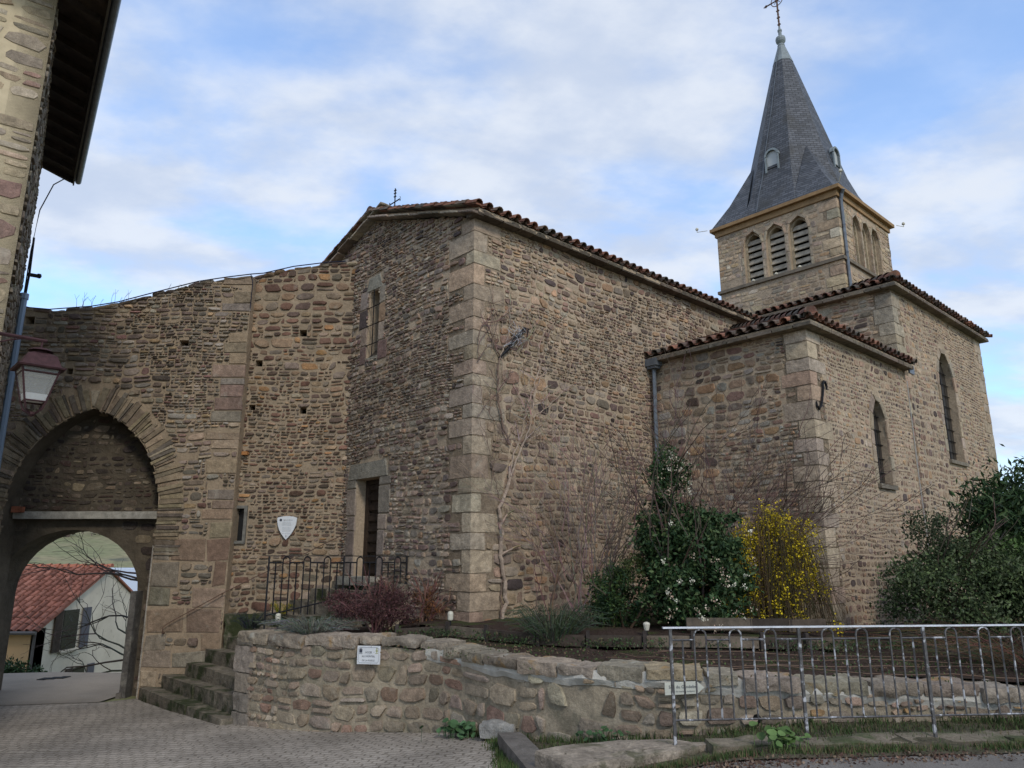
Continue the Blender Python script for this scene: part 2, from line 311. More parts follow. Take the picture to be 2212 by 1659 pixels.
def stone_shape(mb, f, q, h, e, rg, col, n=9):
    """q: quad corners (u,z) bl,br,tr,tl; f maps (u,z,d) to a point"""
    q = [np.array(p) for p in q]; ph = rg.random()*6.28
    ring = []
    for k in range(n):
        a = ph+2*math.pi*k/n; c, s = math.cos(a), math.sin(a)
        rr = (abs(c)**e+abs(s)**e)**(-1/e)*(1+rg.uniform(-.09, .06)); x, y = min(1, max(-1, rr*c)), min(1, max(-1, rr*s))
        ring.append((x, y))
    if rg.random() < ANG:                        # squarish block with knocked-off corners
        ring = []
        for sx, sy in ((1, -1), (1, 1), (-1, 1), (-1, -1)):
            a, b = rg.uniform(.08, .6), rg.uniform(.1, .8)
            pr = [(sx, sy*(1-b)), (sx*(1-a), sy)]
            if sx*sy > 0: ring += pr
            else: ring += pr[::-1]
        ring = [(max(-1, min(1, x+rg.uniform(-.1, .06)*(1 if x > 0 else -1))), max(-1, min(1, y+rg.uniform(-.16, .06)*(1 if y > 0 else -1)))) for x, y in ring]; n = 8
    def bil(x, y):
        x = (x+1)/2; y = (y+1)/2
        return (q[0]*(1-x)+q[1]*x)*(1-y)+(q[3]*(1-x)+q[2]*x)*y
    vs = []
    tx, ty = rg.uniform(-.35, .35)*h, rg.uniform(-.35, .35)*h
    for sc, d in ((1, -.012), (.93, h*.85), (.55, h)):
        for x, y in ring:
            p = bil(x*sc, y*sc); vs.append(f(p[0], p[1], d if sc == 1 else d+tx*x*sc+ty*y*sc))
    fs = [(i*n+k, i*n+(k+1) % n, (i+1)*n+(k+1) % n, (i+1)*n+k) for i in range(2) for k in range(n)]+[tuple(2*n+k for k in range(n))]
    mb.add(vs, fs, col)
def masonry(mb, f, outline, holes, ch=(.08, .15), asp=(1.2, 3), mort=.016, h=.018, pal=PAL_CH, seed=1, wob=.025, e=(2.3, 4.5), var=.22, split=.16, skip=.02):
    rg = random.Random(seed); ph = [rg.random()*6.28 for _ in range(6)]
    def wf(u, z): return wob*(math.sin(u*1.3+ph[0]+z*.5)+.6*math.sin(u*2.9+ph[1]-z*1.1)+.4*math.sin(u*6.1+ph[2]+z*2))
    zs = [z for _, z in outline]; z = min(zs); z1 = max(zs)
    while z < z1:
        chh = ch(z) if callable(ch) else ch
        BH = rg.uniform(chh[1]*1.05, chh[1]*2.2)
        nsl = max(2, int(round(BH/chh[0]/1.5)))
        # the free stretches of this band, sampled on thin slices so that slopes and arches are followed
        def free(za, zb):
            xs = crossings(outline, (za+zb)*.5); iv = [(xs[i], xs[i+1]) for i in range(0, len(xs)-1, 2)]
            for hp in holes:
                ex = extent(hp, za, zb)
                if not ex: continue
                nv = []
                for a, b in iv:
                    if ex[1] <= a or ex[0] >= b: nv.append((a, b)); continue
                    if ex[0]-a > .03: nv.append((a, ex[0]))
                    if b-ex[1] > .03: nv.append((ex[1], b))
                iv = nv
            return iv
        us_ = [u for u, _ in outline]; ua, ub = min(us_), max(us_); u = ua
        while u < ub:
            cwd = rg.uniform(chh[1]*1.6, chh[1]*7); u2c = min(ub, u+cwd)
            rq_ = min(1, max(0, .5+.75*vn(u*.42+seed*3, z*.42, 5)+rg.uniform(-.45, .45))); nr = max(1, int(round(BH/(chh[0]+(chh[1]-chh[0])*rq_)))); cuts = [0]+sorted(max(.12, min(.88, (k+rg.uniform(-.3, .3))/nr)) for k in range(1, nr))+[1]
            for c0, c1 in zip(cuts[:-1], cuts[1:]):
                za0, zb0 = z+BH*c0, min(z+BH*c1, z1); hh = zb0-za0
                if hh < .025: continue
                sh0, sh1 = rg.uniform(-.5, .5)*hh, rg.uniform(-.5, .5)*hh
                for a, b in free(za0, zb0):
                    a, b = (max(a, u+sh0*0), min(b, u2c)); 
                    if b-a < .02: continue
                    x = a; lastj = 0
                    while x < b-.01:
                        wd = hh*rg.uniform(*asp)*(1.0 if hh < chh[1] else .8)
                        if b-x-wd < hh*.5: wd = b-x
                        x2 = min(b, x+wd); j = rg.uniform(-.22, .22)*hh if x2 < b-.01 else rg.uniform(-.06, .06)*hh; j0 = lastj
                        def W_(uu, zz): return (uu, zz+wf(uu, zz))
                        cells = [(0, 1)]
                        if hh > chh[0]*1.25 and rg.random() < split:
                            c_ = rg.uniform(.35, .65); cells = [(0, c_), (c_, 1)]
                        for d0, d1 in cells:
                            if rg.random() < skip: continue
                            mm = mort*rg.uniform(.5, 1.5)/2
                            za, zb = za0+hh*d0+mm, za0+hh*d1-mm
                            if zb-za < .018 or x2-x < .03: continue
                            k = (zb-za)*.16; r_ = lambda s_=k: rg.uniform(0, s_)
                            bl = W_(x+mm+(j0*(d0*2-1))+r_()*.6, za+r_()); br = W_(x2-mm+j*(d0*2-1)-r_()*.6, za+r_())
                            tr = W_(x2-mm+j*(d1*2-1)-r_()*.6, zb-r_()); tl = W_(x+mm+j0*(d1*2-1)+r_()*.6, zb-r_())
                            cq = pick(pal, rg, var); kq = 1+.22*vn(x*.45+seed, za*.45, 3)+.12*vn(x*1.3, za*1.3, seed); stone_shape(mb, f, (bl, br, tr, tl), h*rg.uniform(.4, 1.6), rg.uniform(*e), rg, tuple(min(.7, q_*kq) for q_ in cq))
                        lastj = j; x = x2
            u = u2c
        z += BH
def quadstone(mb, f, q, proj, rg, col, bev=.014, jit=.008):
    """dressed block from a quad of (u,z)"""
    q = [np.array(p)+np.array([rg.uniform(-jit, jit), rg.uniform(-jit, jit)]) for p in q]; c = sum(q)/4
    vs = []
    for k, d in ((0, -.02), (bev*.3, proj*.6), (bev, proj)):
        for p in q:
            v = c-p; n = np.linalg.norm(v)+1e-9; pp = p+v/n*k*1.4; vs.append(f(pp[0], pp[1], d+rg.uniform(-.002, .002)))
    fs = [(i*4+k, i*4+(k+1) % 4, (i+1)*4+(k+1) % 4, (i+1)*4+k) for i in range(2) for k in range(4)]+[(8, 9, 10, 11)]
    if np.dot(np.cross(vs[1]-vs[0], vs[2]-vs[1]), f(0, 0, 1)-f(0, 0, 0)) < 0: fs = [x[::-1] for x in fs]
    mb.add(vs, fs, col)
def plane_map(P0, U, N):
    P0, U, N = [np.array(q, float) for q in (P0, U, N)]
    return lambda u, z, d: P0+U*u+ZV*z+N*d
def core(mb, f, outline, holes, T=.5, Rv=.3, sides=True, holecol=None):
    polys = [outline]+holes
    flat = [p for pl in polys for p in pl]
    tris = tessellate_polygon([[Vector((u, z, 0)) for u, z in pl] for pl in polys])
    vs = [f(u, z, 0) for u, z in flat]
    nrm = f(0, 0, 1)-f(0, 0, 0); fs = []
    for t in tris:
        a, b, c = [vs[i] for i in t]
        fs.append(tuple(t) if np.dot(np.cross(b-a, c-a), nrm) > 0 else tuple(reversed(t)))
    mb.add(vs, fs)
    for k, pl in enumerate(polys):
        if k == 0 and not sides: continue
        D = T if k == 0 else (Rv[k-1] if isinstance(Rv, (list, tuple)) else Rv); n = len(pl)
        if D == 0: continue
        v2 = [f(u, z, 0) for u, z in pl]+[f(u, z, -D) for u, z in pl]
        mb.add(v2, [(i, (i+1) % n, n+(i+1) % n, n+i) for i in range(n)])
def lancet(uL, uR, z0, zs, za, n=7):
    hw = (uR-uL)/2; uc = (uL+uR)/2; H = za-zs; Rr = (hw*hw+H*H)/(2*hw)
    pts = [(uL, z0), (uR, z0), (uR, zs)]
    cx = uR-Rr; a1 = math.atan2(H, uc-cx)
    for i in range(1, n+1): a = a1*i/n; pts.append((cx+Rr*math.cos(a), zs+Rr*math.sin(a)))
    cx = uL+Rr
    for i in range(n-1, -1, -1): a = a1*i/n; pts.append((cx-Rr*math.cos(a), zs+Rr*math.sin(a)))
    return pts
def offset_path(pts, d):
    out_ = []
    for i, p in enumerate(pts):
        a = np.array(pts[max(i-1, 0)]); b = np.array(pts[min(i+1, len(pts)-1)]); t = b-a; t = t/(np.linalg.norm(t)+1e-9)
        out_.append((p[0]+t[1]*d, p[1]-t[0]*d))
    return out_
def surround(mb, f, path, width, length, rg, pal, proj=.02, wj=.25, rag=0):
    """dressed stones along an open path running with the opening on its left; width grows to the right of travel"""
    segs = []; acc = 0; P = [np.array(p) for p in path]
    cum = [0]
    for i in range(1, len(P)): cum.append(cum[-1]+np.linalg.norm(P[i]-P[i-1]))
    def at(s):
        s = max(0, min(cum[-1], s))
        for i in range(1, len(P)):
            if s <= cum[i]+1e-9: t = (s-cum[i-1])/(cum[i]-cum[i-1]+1e-9); return P[i-1]*(1-t)+P[i]*t, (P[i]-P[i-1])/(np.linalg.norm(P[i]-P[i-1])+1e-9)
    def smt(s):
        a = at(s-.06)[0]; b = at(s+.06)[0]; t = b-a; t = t/(np.linalg.norm(t)+1e-9); return at(s)[0], np.array([t[1], -t[0]])
    s = 0
    while s < cum[-1]-1e-3:
        l = rg.uniform(*length); l = cum[-1]-s if cum[-1]-s-l < length[0]*.6 else l
        w = width*(1+rg.uniform(-wj, wj)); p0, n0 = smt(s+.006); p1, n1 = smt(s+l-.006)
        k_ = rg.uniform(-1, 1)*rag; q = (p0+n0*k_, p0+n0*w, p1+n1*w, p1+n1*k_)
        segs.append([tuple(x) for x in q]); quadstone(mb, f, q, proj*rg.uniform(.6, 1.4), rg, pick(pal, rg, .12), jit=.008+rag*.25)
        s += l
    return segs

# ------------------------------------------------------------------ tile roofs
TILE_COL = [(.19, .085, .055), (.15, .075, .055), (.11, .075, .06), (.24, .11, .07), (.10, .085, .07), (.17, .12, .09)]
def tiles(mb, E0, ed, ud, width, lenfn, seed=1, pitch=.23, off=0, expo=.34, cols=TILE_COL, start=0):
    rg = random.Random(seed); ed = np.array(ed, float); ud = np.array(ud, float); nn = np.cross(ed, ud); nn /= np.linalg.norm(nn)
    if nn[2] < 0: nn = -nn
    k = 0; x = start
    while x < width:
        for kind in (0, 1):
            xx = x+(pitch/2 if kind else 0)
            if xx > width: continue
            ln = lenfn(xx); 
            if ln <= 0.05: continue
            m = max(1, int(math.ceil(ln/expo)))
            for i in range(m):
                a0 = i*expo-(rg.uniform(.0, .05) if kind == 0 else -.03); a1 = min(ln, a0+expo*1.2)
                if a1-a0 < .05: continue
                r0, r1 = (.088, .07) if kind == 0 else (.085, .095)
                lift0, lift1 = (.075+.03, .075+.012) if kind == 0 else (.10, .09)
                c = rg.choice(cols); kk = rg.uniform(.75, 1.2); c = tuple(q*kk for q in c)
                jx = rg.uniform(-.008, .008); vs = []
                for a, r, lf in ((a0, r0, lift0), (a1, r1, lift1)):
                    for j in range(6):
                        th = math.pi*j/5
                        if kind == 0: o_ = ed*(r*math.cos(th))+nn*(r*math.sin(th)+lf-.03)
                        else: o_ = ed*(r*math.cos(th))-nn*(r*math.sin(th)*.8-lf)
                        vs.append(E0+ed*(xx+jx)+ud*a+o_)
                fs = [(j, j+1, 7+j, 6+j) for j in range(5)]
                b = len(vs)
                # tile thickness at the exposed lower rim
                ctr = E0+ed*(xx+jx)+ud*a0+nn*(lift0-.03 if kind == 0 else lift0)
                for j in range(6): vs.append(ctr+(vs[j]-ctr)*.84)
                fs += [(j+1, j, b+j, b+j+1) for j in range(5)]
                b2 = len(vs)
                for j in range(6): vs.append(vs[b+j]+ud*.12)
                fs += [(b+j+1, b+j, b2+j, b2+j+1) for j in range(5)]
                mb.add(vs, fs, c)
        x += pitch; k += 1
def ridge_tiles(mb, A, B, seed=5, r=.12, L_=.42, cap=True, cols=TILE_COL):
    A, B = np.array(A, float), np.array(B, float); d = B-A; n = int(np.linalg.norm(d)/(L_*.85))+1; d /= np.linalg.norm(d); sd_ = np.cross(d, ZV); sd_ /= np.linalg.norm(sd_); up = np.cross(sd_, d); rg = random.Random(seed)
    for i in range(n):
        c = rg.choice(cols); vs = []
        for a, rr, lf in ((i*L_*.85, r, .035), (i*L_*.85+L_, r*.85, .0)):
            for j in range(8): th = math.pi*j/7; vs.append(A+d*a+sd_*rr*math.cos(th)+up*(rr*math.sin(th)+lf))
        fs = [(j, j+1, 9+j, 8+j) for j in range(7)]
        if i == 0 and cap: fs.append(tuple(range(8)))
        mb.add(vs, fs, c)
def slab(mb, pts, th, col=None):
    """thin solid from a planar polygon, thickness downwards"""
    p = [np.array(q, float) for q in pts]; n = len(p); q = [a-ZV*th for a in p]
    fs = [tuple(range(n)), tuple(reversed(range(n, 2*n)))]+[(i, n+i, n+(i+1) % n, (i+1) % n) for i in range(n)]
    mb.add(p+q, fs, col)
def rough_block(mb, ctr, dx, dy, dz, seed=0, rnd=.35, amp=.03, n=5, col=None, mi=None, fr=5):
    """weathered stone: a rounded, noise-worn box"""
    dx, dy, dz = [np.array(q, float)/2 for q in (dx, dy, dz)]; ctr = np.array(ctr, float); idx = {}; vs = []; fs = []
    def vid(p):
        key = tuple(round(q, 4) for q in p)
        if key not in idx:
            q = np.array(p); l = np.linalg.norm(q)+1e-9; sph = q/l*1.25; w = q*(1-rnd)+sph*rnd*np.max(np.abs(q)); P = ctr+dx*w[0]+dy*w[1]+dz*w[2]
            nn = vn(P[0]*fr+seed, P[1]*fr, P[2]*fr)+.5*vn(P[0]*fr*2.3, P[1]*fr*2.3+seed, P[2]*fr*2.3)
            dr = dx*w[0]/np.linalg.norm(dx)+dy*w[1]/np.linalg.norm(dy)+dz*w[2]/np.linalg.norm(dz)
            P = P+dr/(np.linalg.norm(dr)+1e-9)*nn*amp; idx[key] = len(vs); vs.append(P)
        return idx[key]
    t = [-1+2*i/n for i in range(n+1)]
    for ax in range(3):
        for sg in (-1, 1):
            for i in range(n):
                for j in range(n):
                    def pt(a, b):
                        p = [0, 0, 0]; p[ax] = sg; p[(ax+1) % 3] = a; p[(ax+2) % 3] = b; return p
                    q = [vid(pt(t[i], t[j])), vid(pt(t[i+1], t[j])), vid(pt(t[i+1], t[j+1])), vid(pt(t[i], t[j+1]))]
                    fs.append(tuple(q if sg > 0 else q[::-1]))
    if np.dot(np.cross(dx, dy), dz) < 0: fs = [f[::-1] for f in fs]
    mb.add(vs, fs, col, mi=mi)

# ================================================================== GROUND
gm = MB()
rr = [0]+[1.5*1.13**i for i in range(64)]; NA = 96
vs = [(0, 0, g(0, 0)-.02)]
for r_ in rr[1:]:
    for k in range(NA):
        a = 2*math.pi*k/NA; x, y = r_*math.sin(a), r_*math.cos(a); vs.append((x, y, g(x, y)-.02-(0 if r_ < 30 else .05)))
fs = [(0, 1+(k+1) % NA, 1+k) for k in range(NA)]
for i in range(len(rr)-2):
    for k in range(NA): a = 1+i*NA; fs.append((a+k, a+(k+1) % NA, a+NA+(k+1) % NA, a+NA+k))
gm.add(vs, fs); struct('ground', gm, hillm, smooth=True)
def patch(name, poly, m, dz, step=.35, kind='structure', bumpz=0, zf=None):
    """sheet following the ground inside a plan polygon"""
    mb = MB(); xs = [p[0] for p in poly]; ys = [p[1] for p in poly]
    # grid points inside + boundary points, triangulated
    from mathutils.geometry import delaunay_2d_cdt
    pts = []; bd = []
    for i in range(len(poly)):
        a, b = np.array(poly[i]), np.array(poly[(i+1) % len(poly)]); n = max(1, int(np.linalg.norm(b-a)/step))
        for k in range(n): bd.append(tuple(a+(b-a)*k/n))
    def inside(x, y):
        c = False
        for i in range(len(poly)):
            (x1, y1), (x2, y2) = poly[i], poly[(i+1) % len(poly)]
            if (y1 > y) != (y2 > y) and x < x1+(y-y1)/(y2-y1)*(x2-x1): c = not c
        return c
    y = min(ys)+step/2
    while y < max(ys):
        x = min(xs)+step/2
        while x < max(xs):
            if inside(x, y) and min((x-p[0])**2+(y-p[1])**2 for p in bd) > (step*.45)**2: pts.append((x, y))
            x += step
        y += step
    allp = bd+pts; n = len(bd)
    res = delaunay_2d_cdt([Vector(p) for p in allp], [(i, (i+1) % n) for i in range(n)], [], 1, 1e-6)
    zf = zf or g
    mb.add([(p[0], p[1], zf(p[0], p[1])+dz+(bumpz*vn(p[0]*3, p[1]*3, 0) if bumpz else 0)) for p in res[0]], [tuple(f) for f in res[2]])
    return struct(name, mb, m, kind, smooth=True)
# road on the right, sett paving on the left, smooth lane through the gate
EDGE = [(-.15, 9.75), (.0, 8.2), (.15, 6.6), (.2, 5.2), (.3, 3)]
patch('path', [(-.42, 10.05), (-.2, 9.2), (-.15, 8.2), (-.12, 7.0), (-.1, 5.2), (0, 3), (-7.2, 3), (-8.3, 6.0), (-11.0, 14.4), (-7.6, 14.85), (-7.2, 15.2), (-6, 15.0), (-4.5, 12.5), (-2, 10.9)], setts, .004)
patch('lane', [(-11.0, 14.38), (-7.7, 14.8), (-7.7, 16.6), (-6.6, 18.6), (-13.5, 19.2), (-12.0, 16)], lane_m, .012)
patch('road', [(.25, 3), (.9, 5.4), (1.55, 6.55), (3, 6.72), (5, 6.9), (8, 7.1), (14, 7.6), (14, 3)], asphalt, .006)
patch('grass_verge', [(-.05, 9.7), (.2, 6.8), (.35, 5.6), (.25, 3), (.9, 5.42), (1.5, 6.57), (5, 6.92), (9, 7.2), (9, 8.4), (4, 8.2), (1.6, 8.2), (.6, 8.9)], grassm, .010, bumpz=.012)

# ================================================================== CHURCH
church = thing('church', 'old rubble stone village church with slate spire, belfry and clay tile roofs', 'church', L(0, 0, .4))
NS = -SV; NW = -WV
def zrect(a, b, c, d): return [(a, c), (b, c), (b, d), (a, d)]
rg = random.Random(7)
def quoins(mb, corner, d1, d2, z0, z1, hr=(.2, .4), ln=(.3, .6), pal=PAL_ASH, proj=.012, seed=3):
    """alternate long and short corner blocks; returns the plan lengths taken on both faces"""
    r = random.Random(seed); z = z0; A = []; B = []; k = 0; corner = np.array(corner, float)
    while z < z1-.1:
        h = min(r.uniform(*hr), z1-z); a, b = (ln[1], ln[0]) if k % 2 else (ln[0], ln[1]); a *= r.uniform(.7, 1.25); b *= r.uniform(.7, 1.25)
        A.append((0, a, z, z+h)); B.append((0, b, z, z+h)); gp = .009
        o = corner-(d1+d2)*proj+ZV*(z+gp)
        bx = MB(); D1 = d1*(a+proj-gp); D2 = d2*(b+proj-gp); H = ZV*(h-2*gp)
        c = pick(pal, r, .14)
        rough_block(mb, o+(D1+D2+H)/2, D1, D2, H, seed=r.random()*50, rnd=.05, amp=.012, n=5, col=c, fr=5)
        z += h; k += 1
    return A, B
FLOOR = .3
# ---- nave
nave_w = MB(); nave_st = MB()
fW = plane_map(L(0, 0, 0), WV, NS); fS = plane_map(L(0, 0, 0), SV, NW)
qa, qb = quoins(nave_st, L(0, 0, 0), WV, SV, FLOOR, 7.66)
A_out = [(0, FLOOR), (6.75, FLOOR), (6.75, 7.66), (3.37, 8.80), (0, 7.66)]
DOOR = zrect(2.80, 3.66, 1.30, 3.19)
SLIT = [(3.10, 5.72), (3.52, 5.72), (3.50, 7.05), (3.44, 7.17), (3.16, 7.17), (3.10, 7.05)]
core(nave_w, fW, A_out, [DOOR, SLIT], T=.7, Rv=[.34, .3])
hl = [zrect(a-.02, b+.01, c, d) for a, b, c, d in qa]+[DOOR, SLIT]
# door jambs and lintel
z = 1.3
while z < 3.15:
    h = min(rg.uniform(.3, .55), 3.2-z)
    for a, b in ((2.80-rg.uniform(.2, .42), 2.80), (3.66, 3.66+rg.uniform(.2, .4))):
        quadstone(nave_st, fW, [(a, z+.01), (b, z+.01), (b, z+h-.01), (a, z+h-.01)], .022, rg, pick([((.235, .20, .16), 1), ((.265, .22, .17), 1)], rg, .12)); hl.append(zrect(a, b, z, z+h))
    z += h
quadstone(nave_st, fW, [(2.50, 3.20), (3.98, 3.20), (3.9, 3.5), (2.6, 3.52)], .03, rg, (.25, .225, .18)); hl.append(zrect(2.5, 3.98, 3.19, 3.52))
z = 5.6
while z < 7.3:
    h = min(rg.uniform(.3, .42), 7.32-z)
    for a, b in ((3.10-rg.uniform(.2, .36), 3.08), (3.54, 3.54+rg.uniform(.2, .34))):
        quadstone(nave_st, fW, [(a, z+.008), (b, z+.008), (b, z+h-.008), (a, z+h-.008)], .016, rg, pick(PAL_FAC, rg, .1)); hl.append(zrect(a, b, z, z+h))
    z += h
quadstone(nave_st, fW, [(2.96, 7.19), (3.6, 7.19), (3.52, 7.5), (3.1, 7.5)], .018, rg, (.27, .25, .2)); hl.append(zrect(2.96, 3.6, 7.17, 7.5))
quadstone(nave_st, fW, [(3.08, 5.6), (3.54, 5.6), (3.54, 5.71), (3.08, 5.71)], .014, rg, (.27, .25, .2))
masonry(nave_st, fW, [(0, FLOOR), (4.7, FLOOR), (4.7, 8.37), (3.37, 8.80), (0, 7.66)], hl, ch=(.055, .135), asp=(1.1, 2.6), mort=.014, h=.026, pal=PAL_FAC, seed=11, wob=.02)
B_out = [(0, FLOOR), (9.95, FLOOR), (9.95, 7.74), (0, 7.74)]
core(nave_w, fS, B_out, [], T=.7)
hl = [zrect(-.02, b+.01, c, d) for a, b, c, d in qb]
masonry(nave_st, fS, [(0, FLOOR), (9.95, FLOOR), (9.95, 7.70), (0, 7.70)], hl, ch=lambda z: (.09, .22) if z < 4.6 else (.06, .16), asp=(.9, 2.3), mort=.015, h=.022, seed=12, wob=.025, e=(2.5, 5))
# far walls that close the nave
nave_w.box(L(6.75, 0.02, FLOOR), SV*9.9, -WV*.6, ZV*7.35)
nw_o = link('nave_wall', nave_w, mortar, church); nave_st.col = (1, 1, 1)
link('nave_stonework', nave_st, stone, nw_o)
# ---- chapel
cw = MB(); cst = MB(); ZC = 5.86
fcW = plane_map(L(-3.54, 5.13, 0), WV, NS); fcS = plane_map(L(-3.54, 5.13, 0), SV, NW)
qa, qb = quoins(cst, L(-3.54, 5.13, 0), WV, SV, FLOOR, ZC-.05, hr=(.24, .36), ln=(.36, .6), seed=8)
core(cw, fcW, zrect(0, 3.54, FLOOR, ZC), [], T=.5)
masonry(cst, fcW, zrect(0, 3.54, FLOOR, ZC-.02), [zrect(-.02, b+.01, c, d) for a, b, c, d in qa], ch=(.08, .21), asp=(.9, 2.4), mort=.015, h=.018, seed=21, wob=.02, e=(2.8, 6), pal=PAL_CH+[((.30, .28, .23), 4)])
def lancet_window(parent, f, mbw, mbs, uL, uR, z0, zs, za, depth, rgx, frame=.17):
    hole = lancet(uL, uR, z0, zs, za)
    path = [hole[1], hole[2]]+hole[3:-1]+[hole[-1], hole[0]]
    surround(mbs, f, path, frame, (.28, .42), rgx, PAL_ASH, .016)
    oh = lancet(uL-frame, uR+frame, z0-.12, zs, za+frame*1.1)
    win = MB(); c = [f(u, z, -depth) for u, z in hole]; win.add(c, [tuple(range(len(c)))])
    wo = link('window', win, glass_lead, parent)
    lm = MB(); uc = (uL+uR)/2
    lm.tube([f(uc, z0, -depth+.03), f(uc, za-.1, -depth+.03)], .022, 4)
    zz = z0+.25
    while zz < za-.25:
        lm.tube([f(uL, zz, -depth+.03), f(uR, zz, -depth+.03)], .012, 4); zz += .3
    for k in (1, 3): lm.tube([f(uL+(uR-uL)*k/4, z0, -depth+.02), f(uL+(uR-uL)*k/4, zs+.05, -depth+.02)], .006, 4)
    link('window_bars', lm, iron, wo)
    sl = MB(); sl.box(f(uL-.08, z0-.10, -.1), f(uR+.08, z0, 0)-f(uL-.08, z0, 0), f(0, 0, 1)*.17-f(0, 0, 0)*.17, ZV*.09, (.2, .17, .13))
    link('sill', sl, stone, wo)
    return hole, oh
hole, oh = lancet_window(church, fcS, cw, cst, 2.62, 3.32, 3.12, 4.25, 4.95, .15, random.Random(4))
core(cw, fcS, zrect(0, 4.78, FLOOR, ZC), [hole], T=.5, Rv=.15)
masonry(cst, fcS, zrect(0, 4.78, FLOOR, ZC-.02), [zrect(-.02, b+.01, c, d) for a, b, c, d in qb]+[oh], ch=(.08, .19), asp=(.7, 1.6), mort=.026, h=.010, seed=22, wob=.02, e=(2.2, 3.6))
co_ = link('chapel_wall', cw, mortar, church); link('chapel_stonework', cst, stone, co_)
# ---- transept
tw_ = MB(); tst = MB(); ZT = 7.90; TWO = -3.43; TS0 = 9.95; TS1 = 16.5
ftW = plane_map(L(TWO, TS0, 0), WV, NS); ftS = plane_map(L(TWO, TS0, 0), SV, NW)
qa, qb = quoins(tst, L(TWO, TS0, 0), WV, SV, 4.9, ZT-.05, seed=9)
core(tw_, ftW, zrect(0, 3.43, FLOOR, ZT), [], T=.5)
masonry(tst, ftW, zrect(0, 3.43, 5.0, ZT-.02), [zrect(-.02, b+.01, c, d) for a, b, c, d in qa], ch=(.06, .17), asp=(1.1, 3.0), seed=31, h=.02, mort=.015, pal=PAL_CH+[((.33, .29, .22), 3)])
hole, oh = lancet_window(church, ftS, tw_, tst, 2.60, 3.72, 4.05, 6.0, 6.98, .18, random.Random(5), frame=.17)
core(tw_, ftS, zrect(0, TS1-TS0, FLOOR, ZT), [hole], T=.5, Rv=.18)
_, q2 = quoins(tst, L(TWO, TS1, 0), WV, -SV, FLOOR, ZT-.05, seed=15)
masonry(tst, ftS, zrect(0, TS1-TS0, FLOOR, ZT-.02), [zrect(-.02, b+.01, c, d) for a, b, c, d in qb]+[oh]+[zrect(TS1-TS0-b, TS1-TS0+.05, c, d) for a, b, c, d in q2], ch=(.08, .18), asp=(.7, 1.6), mort=.024, h=.010, seed=32, e=(2.2, 3.8))
tw_.box(L(TWO, TS1, FLOOR), WV*7, -SV*.3, ZV*(ZT-FLOOR))
to_ = link('transept_wall', tw_, mortar, church); link('transept_stonework', tst, stone, to_)
# ---- tower
ow = MB(); ost = MB(); TW0, TW1, TSa, TSb = -2.0, 1.68, 11.0, 14.5; ZTW = 11.22; ZSTR = 9.42
foW = plane_map(L(TW0, TSa, 0), WV, NS); foS = plane_map(L(TW0, TSa, 0), SV, NW)
holesW = [lancet(2.31, 2.77, 9.50, 10.66, 10.97), lancet(1.60, 2.06, 9.50, 10.66, 10.97), lancet(.90, 1.36, 9.50, 10.66, 10.97)]
holesS = [lancet(a, a+.42, 9.50, 10.66, 10.97) for a in (.95, 1.58, 2.21)]
for f, wdt, holes, sd_ in ((foW, TW1-TW0, holesW, 41), (foS, TSb-TSa, holesS, 42)):
    outer = [lancet(min(p[0] for p in hp)-.065, max(p[0] for p in hp)+.065, 9.47, 10.66, max(p[1] for p in hp)+.08) for hp in holes]
    core(ow, f, zrect(0, wdt, 6.5, ZTW), outer, T=.4, Rv=.11)
    mo = MB(); mo.col = (.37, .30, .205)
    for hp, op in zip(holes, outer):
        n_ = len(hp); mo.add([f(u, z, -.11) for u, z in op]+[f(u, z, -.11) for u, z in hp]+[f(u, z, -.36) for u, z in hp], [(i, (i+1) % n_, n_+(i+1) % n_, n_+i) for i in range(n_)]+[(n_+i, n_+(i+1) % n_, 2*n_+(i+1) % n_, 2*n_+i) for i in range(n_)])
    ost.add(mo.v, mo.f, (.37, .30, .205))
    r_ = random.Random(sd_); ex = []
    for hp in outer:
        path = [hp[1], hp[2]]+hp[3:-1]+[hp[-1], hp[0]]
        surround(ost, f, path, .07, (.24, .34), r_, PAL_ASH, .014, .05)
    us = [p[0] for hp in holes for p in hp]
    ex = [lancet(min(p[0] for p in hp)-.125, max(p[0] for p in hp)+.125, 9.4, 10.55, 11.12) for hp in holes]
    ex += [zrect(min(us)-.1, max(us)+.1, 9.45, 10.6)]
    if sd_ == 41: qA, qB = quoins(ost, L(TW0, TSa, 0), WV, SV, 8.0, ZTW, hr=(.2, .3), ln=(.3, .48), seed=17, pal=PAL_TOW)
    qs = qA if sd_ == 41 else qB
    hh_ = [zrect(-.02, b+.01, c, d) for a, b, c, d in qs]+ex
    masonry(ost, f, zrect(0, wdt, 7.9, ZTW), hh_+[zrect(-.1, wdt+.1, ZSTR-.04, ZSTR+.05)], ch=(.08, .21), asp=(.9, 2.4), mort=.012, h=.010, seed=sd_, pal=PAL_TOW, wob=.012, e=(4, 8), var=.16)
ow.box(L(TW1, TSa+.02, 6.5), SV*(TSb-TSa), -WV*.3, ZV*4.7); ow.box(L(TW0, TSb, 6.5), WV*3.6, -SV*.3, ZV*4.7)
ot = link('tower_wall', ow, mortar, church); link('tower_stonework', ost, stone, ot)
sc = MB()
sc.box(L(TW0-.07, TSa-.07, ZSTR-.04), WV*(TW1-TW0+.14), SV*.2, ZV*.09); sc.box(L(TW0-.07, TSa+.13, ZSTR-.04), WV*.2, SV*(TSb-TSa+.0), ZV*.09)
link('string_course', sc, mat('string stone', (.17, .14, .105), .95, noise=[(6, .7, 1.2, None)], bump=[(20, .5, .02)]), ot)
